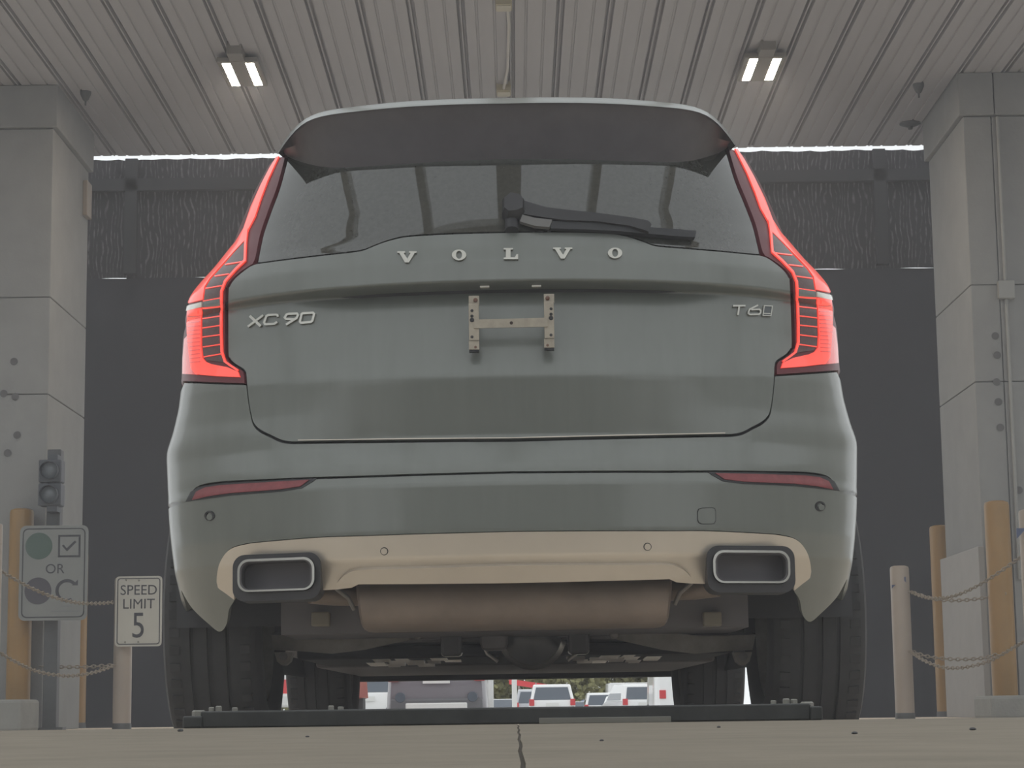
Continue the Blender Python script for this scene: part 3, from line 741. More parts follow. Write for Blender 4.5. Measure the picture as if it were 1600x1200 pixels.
taper('wiper_blade', [(860, 351), (920, 353), (970, 356), (1010, 361), (1050, 364), (1084, 367)], [(860, 362), (920, 364), (970, 367), (1010, 371), (1050, 374.5), (1083, 376.5)], .002, .018, SEAL)
taper('arm_knuckle', [(816, 343), (835, 348), (862, 351)], [(812, 352), (835, 359), (858, 361)], .006, .022, mat('grey_plastic', (.15, .145, .14), rough=.5))

# --- exhaust tips set in the skid plate
def exhaust(side):
    root = empty('exhaust_tip', (0, 0, 0)); root.parent = car
    cen_ = PL(432, 898.5, .10); W2 = .0985; H2 = .0405
    cx0 = abs(cen_[0])*side; cz0 = cen_[2]
    def sk(l, ycur=0):   # corner kick: outer end swept forward
        return l
    y_in = .08
    o = rrect(-W2, W2, -H2, H2, .028, 6); i_ = rrect(-W2+.006, W2-.006, -H2+.0045, H2-.006, .023, 6)
    def mk(nm, out, inn, ya, yb, m, par):
        mb = MB().ring([(x+cx0, z+cz0) for x, z in out], [(x+cx0, z+cz0) for x, z in inn], ya, yb)
        mb.v = [(x, y+.32*(abs(x)-abs(cx0)), z) for x, y, z in mb.v]
        return mb.build(nm, m, par, smooth=True, angle=50)
    ti = mk('tip_rim', o, i_, y_in, y_in+.03, mat('tip_chrome', (.42, .41, .38), rough=.18, metal=1.), root)
    mk('tip_tube', i_, rrect(-W2+.010, W2-.010, -H2+.007, H2-.008, .021, 6), y_in+.004, y_in+.20, mat('shaded_pipe_wall', (.10, .095, .10), rough=.8), root)  # wall tone darkened to give the shade inside the pipe
    oo = rrect(-W2-.014, W2+.014, -H2-.022, H2+.012, .03, 6); on = rrect(-W2-.001, W2+.001, -H2-.001, H2+.001, .028, 6)
    mk('tip_surround', oo, on, y_in+.014, y_in+.14, BLACKP, root)
    mb = MB().prism([(x*.96+cx0, z*.9+cz0) for x, z in o], y_in+.075, y_in+.09); mb.v = [(x, y+.32*(abs(x)-abs(cx0)), z) for x, y, z in mb.v]
    mb.build('tip_back', mat('lifted_pipe_back', (.15, .14, .15), rough=.8), root)  # back tone raised to lift the pipe's deep shade
    return root
exhaust(-1); exhaust(1)

# --- underbody
un = empty('underbody', (0, 0, 0)); un.parent = car
def pl_box(x0, y0, x1, y1, Y, d, nm, m, bev=.008):
    p = PL(x0, y0, Y); q = PL(x1, y1, Y)
    return MB().box(min(p[0], q[0]), max(p[0], q[0]), Y, Y+d, min(p[2], q[2]), max(p[2], q[2]), bev).build(nm, m, un, smooth=True, angle=40)
# muffler: rounded can across the car
mp_ = PL(570, 912, .22); mq = PL(1040, 980, .22)
mz = .365; mb = MB(); prof_ = []
for x, k in ((-.395, .80), (-.385, .96), (-.375, 1), (0, 1), (.375, 1), (.385, .96), (.395, .80)):
    pass
vs = []; fs = []; sec = []
for y, z in ((.20, .425), (.185, .40), (.19, .345), (.215, .318), (.26, .308), (.42, .308), (.47, .33), (.48, .42), (.42, .46), (.26, .46)): sec.append((y, z))
xs_ = [(-.395, .86), (-.388, .97), (-.37, 1), (.37, 1), (.388, .97), (.395, .86)]
for x, k in xs_:
    for y, z in sec: vs.append((x*(1+.02*(z-.38)/.08), .335+(y-.335)*k, .385+(z-.385)*k))
k = len(sec)
for i in range(len(xs_)-1):
    for j in range(k): fs.append((i*k+j, i*k+(j+1) % k, (i+1)*k+(j+1) % k, (i+1)*k+j))
fs += [tuple(range(k)), tuple((len(xs_)-1)*k+j for j in range(k))]
MB().add(vs, fs).build('muffler', MUFF, un, smooth=True, angle=40)
for s in (-1, 1):
    MB().tube([(.40*s, .33, .40), (.46*s, .30, .40), (.52*s, .27, .405)], .026, 14).build('exhaust_pipe', MUFF, un, smooth=True)
    MB().tube([(.405*s, .24, .36), (.42*s, .235, .39), (.45*s, .23, .415)], .006, 8).build('hanger_rod', CAST, un, smooth=True)
    a = PL(486 if s < 0 else 1099, 956, .45); b = PL(515 if s < 0 else 1128, 978, .45)
    MB().box(a[0], b[0], .45, .49, b[2], a[2], .004).build('frame_bracket', mat('bracket_beige', (.20, .18, .14), rough=.6), un)
    # lower control arm and knuckle
    ax = []
    mb = MB()
    top = [PL(x if s < 0 else 1604-x, y, .95) for x, y in ((425, 992), (470, 994), (520, 994), (570, 987), (630, 983))]
    bot = [PL(x if s < 0 else 1604-x, y, .95) for x, y in ((430, 1016), (470, 1018), (520, 1022), (570, 1016), (642, 1000))]
    n_ = len(top)
    mb.add([(p[0], .92, p[2]) for p in top]+[(p[0], .92, p[2]) for p in bot]+[(p[0], 1.04, p[2]+.01) for p in top]+[(p[0], 1.04, p[2]+.01) for p in bot],
           [f for i in range(n_-1) for f in ((i, i+1, n_+i+1, n_+i), (2*n_+i, 3*n_+i, 3*n_+i+1, 2*n_+i+1), (i, 2*n_+i, 2*n_+i+1, i+1), (n_+i, n_+i+1, 3*n_+i+1, 3*n_+i))]+[(0, n_, 3*n_, 2*n_), (n_-1, 3*n_-1, 4*n_-1, 2*n_-1)])
    mb.build('control_arm', CAST, un, smooth=True, angle=30)
    p = PL(444 if s < 0 else 1160, 1026, .90)
    MB().prism([(p[0]+x, p[2]+z) for x, z in ((-.026, .012), (.026, .012), (.018, -.014), (.006, -.024), (-.006, -.024), (-.018, -.014))], .88, .94).build('arm_bushing_bracket', CAST, un)
    MB().lathe([(.012, .0), (.012, -.008), (.006, -.010)], (p[0], .882, p[2]), 'y', 14).build('bushing', UNDER, un, smooth=True)
    p = PL(652 if s < 0 else 960, 992, .88)
    MB().lathe([(.012, .05), (.012, 0), (.007, -.004)], (p[0], .88, p[2]), 'y', 12).build('subframe_bolt', CAST, un, smooth=True)
    MB().box(.18*s-.03, .18*s+.03, .86, .96, .255, .34, .01).build('subframe_ear', UNDERG, un)
MB().box(-.62, .62, .97, 1.10, .30, .44, .02).build('subframe', UNDER, un)
MB().box(-.62, .62, .35, 1.2, .44, .50).build('spare_well', UNDER, un)
# rear drive unit
MB().lathe([(.03, -.02), (.085, .0), (.10, .06), (.09, .14), (.05, .2)], (.05, .98, .315), 'y', 24).build('rear_drive_unit', UNDERG, un, smooth=True)
MB().box(-.10, -.02, .90, 1.0, .27, .36, .02).build('drive_mount', UNDER, un, smooth=True)
for s in (-1, 1):
    MB().tube([(.10*s+.05, .985, .24), (.10*s+.03*s+.05, .985, .262), (.1*s+.04*s+.05, .985, .285)], .005, 8).build('glint_curve', mat('glint_steel', (.5, .48, .46), rough=.3, metal=1.), un, smooth=True)  # bright curved tubes stand in for glints on the drive unit
# belly pans: glossy, slightly stepped
MB().box(-.66, .66, 1.3, 2.4, .262, .30, .01).build('belly_pan', mat('belly_black', (.035, .034, .037), rough=.7, spec=.15), un)
MB().box(-.70, .70, 2.35, 4.45, .257, .31, .01).build('belly_pan', UNDER, un)
MB().box(-.74, .74, 4.40, 4.48, .233, .31, .01).build('front_lip', BLACKP, un)
MB().box(-.62, .62, .5, 1.56, .31, .56).build('floor_pan', UNDER, un)
MB().box(-.84, .84, 1.56, 3.5, .31, .56).build('floor_pan', UNDER, un)
MB().box(-.62, .62, 3.5, 4.6, .31, .56).build('floor_pan', UNDER, un)
rng = random.Random(3)
FOIL = mat('lit_pattern_foil', (.75, .72, .70), rough=.2, metal=1.)  # bright pieces stand in for the lit patterns under the pan
for s in (-1, 1):
    for row, (y0, z0) in enumerate(((1.38, .262), (1.62, .262), (1.86, .262), (2.1, .262))):
        for i in range(5):
            if rng.random() < .25: continue
            x = s*(.17+.058*i+.02*row+rng.uniform(0, .02)); w_ = .018+.014*rng.random(); L_ = .10+.1*rng.random(); dp = .004+.006*rng.random()
            MB().add([(x-w_, y0, z0), (x+w_, y0, z0), (x+w_*.9, y0+L_, z0-dp), (x-w_*.9, y0+L_, z0-dp), (x-w_, y0, z0+.008), (x+w_, y0, z0+.008), (x+w_, y0+L_, z0+.008), (x-w_, y0+L_, z0+.008)], [(0, 1, 2, 3), (0, 4, 5, 1), (3, 2, 6, 7), (0, 3, 7, 4), (1, 5, 6, 2)]).build('lit_pattern_rib', FOIL, un)
for s in (-1, 1):
    for cy in (1.05, 4.03):
        vs = []; fs = []
        for k in range(13):
            a = math.radians(-5+190*k/12)
            for x in (.60*s, .915*s): vs.append((x, cy+.44*math.cos(a), .375+.44*math.sin(a)))
        fs = [(2*k, 2*k+1, 2*k+3, 2*k+2) for k in range(12)]
        MB().add(vs, fs).build('wheel_liner', BLACKP, un, smooth=True)

# --- wheels
def tyre_profile(R, w):
    return [(R*.66, -w*.40), (R*.72, -w*.47), (R*.82, -w*.50), (R*.90, -w*.485), (R*.955, -w*.455), (R*.985, -w*.40), (R, -w*.33), (R, -w*.20), (R-.008, -w*.195), (R-.008, -w*.165), (R, -w*.16), (R, -w*.03), (R-.008, -w*.025), (R-.008, w*.025), (R, w*.03), (R, w*.16), (R-.008, w*.165), (R-.008, w*.195), (R, w*.20), (R, w*.33), (R*.985, w*.40), (R*.955, w*.455), (R*.90, w*.485), (R*.82, w*.50), (R*.72, w*.47), (R*.66, w*.40)]
for cy in (1.05, 4.03):
    for s in (-1, 1):
        w_ = empty('wheel', (.836*s if cy < 2 else .822*s, cy, .372+(.0033*s*-1 if True else 0))); w_.parent = car
        ty = MB().lathe(tyre_profile(.372, (.275 if cy < 2 else .268)), axis='x', n=64, cap=False).build('tyre', RUBBER, w_, smooth=True, angle=30)
        mb = MB()
        for k in range(48):                # tread blocks standing on the shoulders
            a = 2*math.pi*k/48
            for sx in (-1, 1):
                x0, x1 = sorted((sx*.082, sx*.110)); c, q = math.cos(a), math.sin(a); R0, R1 = .368, .3745; h = .012
                vs = []
                for rr_ in (R0, R1):
                    for da in (-h, h):
                        for x in (x0, x1): vs.append((x, rr_*c-da*q, rr_*q+da*c))
                mb.add(vs, [(0, 1, 3, 2), (4, 6, 7, 5), (0, 4, 5, 1), (2, 3, 7, 6), (0, 2, 6, 4), (1, 5, 7, 3)])
        tb = mb.build('tread_blocks', RUBBER, w_); tb['kind'] = 'stuff'
        mb = MB().lathe([(.25, -.11), (.246, .10), (.262, .13), (.255, .135), (.235, .10), (.235, -.11)], axis='x', n=48, cap=False)
        if s < 0: mb.v = [(-x, y, z) for x, y, z in mb.v]
        mb.build('rim', CAST, w_, smooth=True)
        mb = MB()
        for k in range(5):
            a = 2*math.pi*k/5; c, q = math.cos(a), math.sin(a)
            vs = []
            for r0, hw in ((.03, .03), (.245, .022)):
                for da in (-hw, hw):
                    for x in (.085*s, .115*s): vs.append((x, r0*c-da*q, r0*q+da*c))
            mb.add(vs, [(0, 1, 3, 2), (4, 6, 7, 5), (0, 4, 5, 1), (2, 3, 7, 6), (0, 2, 6, 4), (1, 5, 7, 3)])
        mb.build('spokes', CAST, w_)
        MB().lathe([(.17, -.02), (.17, .005), (.05, .005)], axis='x', n=32).build('brake_disc', STEELD, w_, smooth=True)


# ================================================================== THINGS ON THE LANE
# steel threshold strip bolted on the apron edge
zA = .081
xs0, xs1 = U(297, 1135, 3.8)[0], U(1275, 1120, 3.8)[0]
st = empty('threshold_strip', (0, -1.40, zA)); tag(st, 'long dark steel strip bolted down on the concrete edge behind the car', 'steel strip')
MB().box(xs0+.03, xs1-.02, -.03, .02, 0, .029, .003).build('bar', STRIP, st)
MB().box(xs0, xs0+.034, -.035, .02, 0, .021, .003).build('end_block', STRIP, st)
MB().box(xs1-.022, xs1, -.035, .02, 0, .024, .003).build('end_block', STRIP, st)
a, b = U(842, 1135, 3.75)[0], U(1046, 1130, 3.75)[0]
MB().box(a, b, -.042, -.031, 0, .010, .001).build('shim_plate', mat('shim_steel', (.15, .145, .125), rough=.6), st)
for px, r, h in ((315, .012, .011), (335, .005, .007), (346, .0055, .009), (371, .005, .006), (520, .005, .007), (535, .005, .005), (1205, .005, .006), (1225, .006, .009), (1237, .006, .008), (1257, .012, .012)):
    x = U(px, 1112, 3.78)[0]; z = .029 if 325 < px < 1250 else .02
    MB().lathe([(r, 0), (r, h*.8), (r*.75, h)], (x, -.005, z), 'z', 6 if r > .008 else 10).build('bolt', BOLT, st)

# bollards
def bollard(px, ytop, D, r, m, label, cap=True, group=None, name='bollard'):
    p = U(px, ytop, D); h = p[2]
    o = empty(name, (p[0], p[1], 0)); tag(o, label, 'bollard', group)
    MB().lathe([(r, 0), (r, h-r*.35), (r*.93, h-r*.12), (r*.6, h)], n=28).build('sleeve', m, o, smooth=True, angle=40)
    MB().lathe([(r*1.04, 0), (r*1.04, .03), (r, .04)], n=28).build('base_ring', STEELD, o, smooth=True, angle=40)
    return o
b1 = bollard(193.5, 902, 14.0, .060, WHITEP, 'off-white post carrying the speed limit sign')
b2 = bollard(1405, 884, 14.0, .062, WHITEP, 'short off-white bollard with dark tape triangles right of the car')
b3 = bollard(34.5, 795, 13.9, .078, GOLD, 'ochre bollard behind the green disc sign at the left edge')
b4 = bollard(122, 862, 15.6, .075, GOLD, 'ochre bollard half hidden between the left column and speed sign')
b5 = bollard(1556.5, 783, 13.7, .080, GOLD, 'large ochre bollard in front of the right column')
b6 = bollard(1468, 821, 15.6, .076, GOLD, 'ochre bollard beside the cladding at the foot of the right column')
b7 = bollard(1607, 796, 12.6, .060, WHITEP, 'off-white bollard with blue tape cut by the right edge')
b8 = bollard(-8, 818, 12.6, .047, WHITEP, 'off-white bollard cut by the left edge of the view')
def tape(bo, px, py, D, s, flip=1):
    p = U(px, py, D); l = (p[0]-bo.location[0], p[1]-bo.location[1], p[2])
    MB().prism([(l[0]-s*flip, l[2]+s), (l[0]+s*flip*.9, l[2]+s), (l[0]+s*flip*.9, l[2]-s*.9)], l[1]-.004, l[1]).build('tape_triangle', BLUETAPE, bo)
tape(b2, 1411, 906, 13.945, .020); tape(b2, 1396, 917, 13.948, .013, -1)
tape(b7, 1596, 834, 12.545, .033, -1)

# chains: oval links threaded along a sagging line
def chain(pts, label, D0, D1):
    P = []; n_ = len(pts)
    for i, (x, y) in enumerate(pts): P.append(Vector(U(x, y, D0+(D1-D0)*i/(n_-1))))
    fine = []
    for i in range(n_-1):
        p0, p1, p2, p3 = P[max(0, i-1)], P[i], P[i+1], P[min(n_-1, i+2)]
        for k in range(20):
            u = k/20; fine.append(.5*((2*p1)+(-p0+p2)*u+(2*p0-5*p1+4*p2-p3)*u*u+(-p0+3*p1-3*p2+p3)*u**3))
    fine.append(P[-1])
    step = .026; out = [fine[0]]; acc = 0
    for a, b in zip(fine, fine[1:]):
        L = (b-a).length; t = step-acc
        while t <= L: out.append(a+(b-a)*(t/L)); t += step
        acc = (acc+L) % step
    o0 = out[0]; mb = MB()
    for i in range(len(out)-1):
        c = (out[i]+out[i+1])/2-o0; d = (out[i+1]-out[i]).normalized(); s_ = d.cross(Vector((0, 0, 1))).normalized(); q = s_.cross(d)
        if i % 2: s_, q = q, s_
        R = []
        for k in range(8):
            a = 2*math.pi*k/8; cc = c+d*math.cos(a)*.0175+s_*math.sin(a)*.010; rad = (d*math.cos(a)+s_*math.sin(a)).normalized()
            for j in range(4):
                e = 2*math.pi*j/4; R.append(cc+rad*.0042*math.cos(e)+q*.0042*math.sin(e))
        mb.add(R, [(k*4+j, k*4+(j+1) % 4, ((k+1) % 8)*4+(j+1) % 4, ((k+1) % 8)*4+j) for k in range(8) for j in range(4)])
    ch = mb.build('barrier_chain', ROPE, None, smooth=True, angle=180, fix=False); ch.location = o0
    ch['kind'] = 'stuff'
    return tag(ch, label, 'chain')
chain([(-8, 886), (28, 908), (70, 928), (110, 940), (145, 943), (180, 941)], 'upper sagging chain crossing the green disc sign', 12.6, 13.93)
chain([(-8, 1015), (28, 1036), (62, 1050), (105, 1056), (145, 1051), (180, 1039)], 'lower sagging chain from the left edge to the speed limit post', 12.6, 13.93)
chain([(62, 1041), (90, 1042), (135, 1042), (181, 1039)], 'thin nearly straight chain behind the lower left chain', 13.975, 13.985)
chain([(1421, 924), (1445, 933), (1470, 935), (1500, 928), (1540, 908), (1590, 874), (1603, 862)], 'upper sagging chain across the ochre bollard at right', 13.95, 12.6)
chain([(1421, 1017), (1440, 1030), (1470, 1042), (1505, 1043), (1545, 1033), (1580, 1014), (1603, 1000)], 'lower sagging chain across the ochre bollard at right', 13.95, 12.6)
chain([(1421, 924), (1460, 936), (1500, 938), (1540, 934), (1572, 927)], 'fainter upper chain against the right column cladding', 14.0, 13.62)
chain([(1421, 1016), (1450, 1026), (1490, 1030), (1530, 1029), (1560, 1022)], 'fainter lower chain against the right column cladding', 14.0, 13.62)

# grit on the apron
for px, py, r, lab in ((1520, 1141, .0030, 'rightmost tiny dark pebble on the apron, below the ochre bollard'), (1123, 1137, .0022, 'tiny dark pebble on the apron below the right exhaust tip'), (1335, 1147, .0025, 'tiny dark pebble on the apron below the right rear tyre'), (282, 1143, .004, 'flat dark pebble at the left end of the steel strip'), (940, 1158, .0016, 'tiny dark pebble just right of the slab joint'), (480, 1152, .0018, 'tiny dark pebble on the apron below the left exhaust tip')):
    q = ONZ(px, py, zA); mb = MB().lathe([(r*.7, 0), (r, r*.35), (r*.75, r*.8), (r*.2, r)], n=7); mb.v = [(x*(1+.4*random.random()), y*(1+.3*random.random()), z) for x, y, z in mb.v]
    o = mb.build('pebble', mat('dark_pebble', (.07, .068, .07), rough=.9)); o.location = (q[0], q[1], zA); tag(o, lab, 'pebble', 'pebbles on the apron')
# concrete footing blocks at both edges
def footing(x0, x1, ytop, D, d, label):
    p, q = U(x0, ytop, D), U(x1, ytop, D)
    o = MB().box(p[0], q[0], p[1], p[1]+d, 0, p[2], .02).build('concrete_footing', mat('footing_concrete', (.24, .245, .235), rough=.9, var=.12, vscale=6, bump=.3), None)
    return tag(o, label, 'footing block')
footing(-60, 34, 1094, 13.2, .5, 'low grey concrete block at the foot of the left ochre bollard')
footing(1548, 1680, 1087, 13.0, .5, 'low grey concrete block at the foot of the large right ochre bollard')

# speed limit sign
SC = 3310/13.9*1.0
p = U(216.5, 955, 13.9)
sg = empty('speed_limit_sign', (p[0], p[1], p[2])); tag(sg, 'white speed limit 5 sign fixed to the off-white post', 'sign')
w, h = .1525, .2285
MB().prism(rrect(-w, w, -h, h, .025), 0, .006).build('sign_plate', SIGNW, sg)
MB().ring(rrect(-w+.012, w-.012, -h+.012, h-.012, .02), rrect(-w+.018, w-.018, -h+.018, h-.018, .016), -.0015, .0).build('border', INK, sg)
for t_, z, s, sx in (('SPEED', .135, .092, .98), ('LIMIT', .045, .092, .98), ('5', -.1, .235, .82)): text_mesh(t_, s, 'lettering', INK, sg, (0, -.001, z), .0008, sx)
for x, z in ((-.085, .205), (0, .20), (-.085, -.2), (0, -.2)):
    MB().lathe([(.007, 0), (.006, -.003)], (x, 0, z), 'y', 10).build('sign_bolt', BOLT, sg)
# disc-or-arrow sign
p = U(83.5, 895, 13.74)
sg = empty('instruction_sign', (p[0], p[1], p[2])); tag(sg, 'grey sign with green disc, tick box, OR and turn arrow', 'sign')
k = 13.74/3310; w, h = 53.5*k, 74*k
def sx_(x): return (x-83.5)*k
def sz_(y): return (895-y)*k
MB().prism(rrect(-w, w, -h, h, .04), 0, .006).build('sign_plate', SIGNG, sg)
MB().ring(rrect(-w+.018, w-.018, -h+.018, h-.018, .035), rrect(-w+.025, w-.025, -h+.025, h-.025, .03), -.0015, 0).build('border', INK, sg)
MB().lathe([(21*k, 0), (21*k, -.002)], (sx_(60), 0, sz_(853)), 'y', 32).build('green_disc', GREEN, sg)
MB().lathe([(21*k, 0), (21*k, -.002)], (sx_(60), 0, sz_(923)), 'y', 32).build('dark_disc', DARKRED, sg)
def rect(x0, x1, y0, y1): return [(sx_(x0), sz_(y1)), (sx_(x1), sz_(y1)), (sx_(x1), sz_(y0)), (sx_(x0), sz_(y0))]
MB().ring(rect(90, 125, 836, 871), rect(93, 122, 839, 868), -.0015, 0).build('tick_box', INK, sg)
MB().prism([(sx_(x), sz_(y)) for x, y in ((96, 853), (98.5, 851), (103.5, 857), (116, 845), (118.5, 847.5), (104, 862))], -.0015, 0).build('tick', INK, sg)
text_mesh('OR', .088, 'lettering', INK, sg, (sx_(85.5), -.001, sz_(889.5)), .0008)
arc_o = []; arc_i = []
for a in np.linspace(45, 300, 24):
    a = math.radians(a); arc_o.append((sx_(105)+18*k*math.cos(a), sz_(923)+18*k*math.sin(a))); arc_i.append((sx_(105)+13*k*math.cos(a), sz_(923)+13*k*math.sin(a)))
MB().prism(arc_o+arc_i[::-1], -.0015, 0).build('arrow_arc', INK, sg)
MB().prism([(sx_(x), sz_(y)) for x, y in ((122, 906), (122, 915), (113, 915))], -.0015, 0).build('arrow_head', INK, sg)
for x0, x1, y in ((96, 114, 947), (81, 126, 955)):
    MB().box(sx_(x0), sx_(x1), -.0012, 0, sz_(y+1), sz_(y-1)).build('fine_print', mat('faint_ink', (.17, .18, .185), rough=.6), sg)
for z in (sz_(850), sz_(945)): MB().box(sx_(76), sx_(90), 0.006, .104, z-.02, z+.02).build('mount_strap', STEELD, sg)
# signal pole with two-lens traffic signal
p = U(81, 900, 13.85)
po = empty('signal_pole', (p[0], p[1], 0)); tag(po, 'dark steel pole behind the green disc sign', 'pole')
zt = U(84, 702, 13.85)[2]
MB().box(-.045, .045, 0, .09, 0, zt, .006).build('mast', STEELD, po)
MB().box(-.09, .09, -.01, .1, 0, .02).build('base_plate', STEELD, po)
SIGB = mat('signal_housing', (.048, .055, .07), rough=.5)
p2 = U(77.5, 756, 13.7); zt2, zb2 = U(78, 718, 13.7)[2], U(78, 790, 13.7)[2]
ts = empty('traffic_signal', (p2[0], p2[1], zb2)); tag(ts, 'unlit two-lens traffic signal on the dark pole', 'traffic signal')
hh = zt2-zb2; hw = 18*13.7/3310
MB().box(-hw, hw, 0, .12, 0, hh*.49, .008).build('lamp_housing', SIGB, ts)
MB().box(-hw, hw, 0, .12, hh*.51, hh, .008).build('lamp_housing', SIGB, ts)
for z in (hh*.24, hh*.76):
    ln = MB().lathe([(.055, .0), (.05, -.008), (.03, -.016), (.01, -.02)], (0, 0, z), 'y', 24).build('lens', mat('unlit_lens', (.10, .115, .13), rough=.3), ts, smooth=True)
    MB().lathe([(.060, .0), (.060, -.05), (.057, -.05), (.057, 0)], (0, 0, z), 'y', 24, cap=False).build('visor', SIGB, ln, smooth=True)
MB().box(-.02, .045, .02, .147, hh, hh+.035).build('top_bracket', SIGB, ts)
MB().box(-.02, .045, .02, .147, -.035, 0).build('bottom_bracket', SIGB, ts)

# canopy lights, sprinklers, conduit
def canopy_light(pts1, pts2, label):
    z = CZ-.07
    q1_ = [ONZ(x, y, z) for x, y in pts1]; q2_ = [ONZ(x, y, z) for x, y in pts2]
    allp = q1_+q2_; xa = min(p[0] for p in allp); xb = max(p[0] for p in allp); ya = min(p[1] for p in allp); yb = max(p[1] for p in allp)
    o = empty('canopy_light', ((xa+xb)/2, (ya+yb)/2, CZ)); tag(o, label, 'ceiling light', 'twin-panel canopy lights')
    cx, cy = o.location[0], o.location[1]
    MB().box(xa-cx-.03, xb-cx+.03, ya-cy-.03, yb-cy+.03, -.065, -.03, .006).build('housing', FIXT, o)
    MB().box(-.05, .05, ya-cy-.18, ya-cy+.05, -.06, 0.03, .006).build('mounting_box', FIXT, o)
    for q in (q1_, q2_):
        x0 = sum(p[0] for p in q)/4-cx
        MB().box(x0-.026, x0+.026, ya-cy, yb-cy, -.0656, -.06).build('led_panel', LED, o)
canopy_light([(348, 101), (360, 101), (374, 134), (362, 135)], [(384, 100), (396, 100), (409, 131), (397, 133)], 'twin-panel LED canopy light above the left tail light')
canopy_light([(1170, 94), (1183, 94), (1173, 126), (1161, 126)], [(1207, 93), (1220, 93), (1208, 126), (1196, 126)], 'twin-panel LED canopy light above the right tail light')
def pendant(px, py, label, kind='cone'):
    p = ONZ(px, py, CZ); o = empty('sprinkler', tuple(p)); tag(o, label, 'sprinkler', 'ceiling sprinklers')
    MB().lathe([(.04, .03), (.038, -.02), (.02, -.06), (.008, -.07)], n=14).build('escutcheon', STEELD, o, smooth=True)
    MB().lathe([(.006, -.06), (.006, -.10)], n=8).build('nozzle', STEELD, o)
    return o
pendant(134, 143, 'small dark pendant sprinkler near the left column'); pendant(1435, 131, 'small dark pendant sprinkler near the right column')
p = ONZ(1422, 192, CZ); o = empty('ceiling_sensor', tuple(p)); tag(o, 'flat dark sensor dish on the ceiling beside the right column', 'sensor')
MB().lathe([(.07, .03), (.08, -.01), (.03, -.03)], n=16).build('dish', STEELD, o, smooth=True); MB().lathe([(.02, -.03), (.016, -.05)], n=10).build('probe', STEELD, o)
cz_ = CZ-.02
def jbox(px, py, label):
    p = ONZ(px, py, cz_); o = empty('junction_box', (p[0], p[1], CZ)); tag(o, label, 'junction box', 'ceiling junction boxes')
    MB().box(-.05, .05, -.06, .06, -.05, .03, .006).build('box_body', BOX, o)
    MB().box(-.043, .043, -.053, .053, -.055, -.049).build('cover', mat('box_cover', (.45, .42, .33), rough=.5), o)
    for x in (-.03, 0, .03): MB().tube([(x, .06, -.02), (x, .11, -.015)], .009, 8).build('gland', BOX, o, smooth=True)
    return p
pa = jbox(787, 5, 'cream junction box on the ceiling at the top edge of view'); pb = jbox(787, 140, 'cream junction box on the ceiling just above the car roof')
cc = MB().tube([(pa[0]+.02, pa[1]-.02, CZ-.02), (pa[0]+.03, pa[1]+.4, CZ-.02), (pb[0]+.03, pb[1]-.5, CZ-.02), (pb[0], pb[1]-.05, CZ-.03)], .010, 8).build('conduit', mat('conduit_grey', (.5, .48, .45), rough=.5), None, smooth=True)
tag(cc, 'thin grey conduit joining the two ceiling junction boxes', 'conduit')
# conduit box on the right column
p = U(1573, 452, 13.95); o = empty('conduit_box', (p[0], 8.845, 0)); tag(o, 'small grey conduit box with pipe on the right column face', 'conduit box')
k = 13.95/3310
MB().box(-.055, .055, -.05, 0, p[2]-.06, p[2]+.06, .005).build('box_body', mat('grey_box', (.27, .275, .27), rough=.6), o)
MB().tube([(0, -.015, p[2]-.06), (0, -.015, .9)], .012, 8).build('pipe', mat('grey_box', (.27, .275, .27)), o, smooth=True)
MB().tube([(0, -.015, p[2]+.06), (0, -.015, 4.04)], .012, 8).build('pipe', mat('grey_box', (.27, .275, .27)), o, smooth=True)

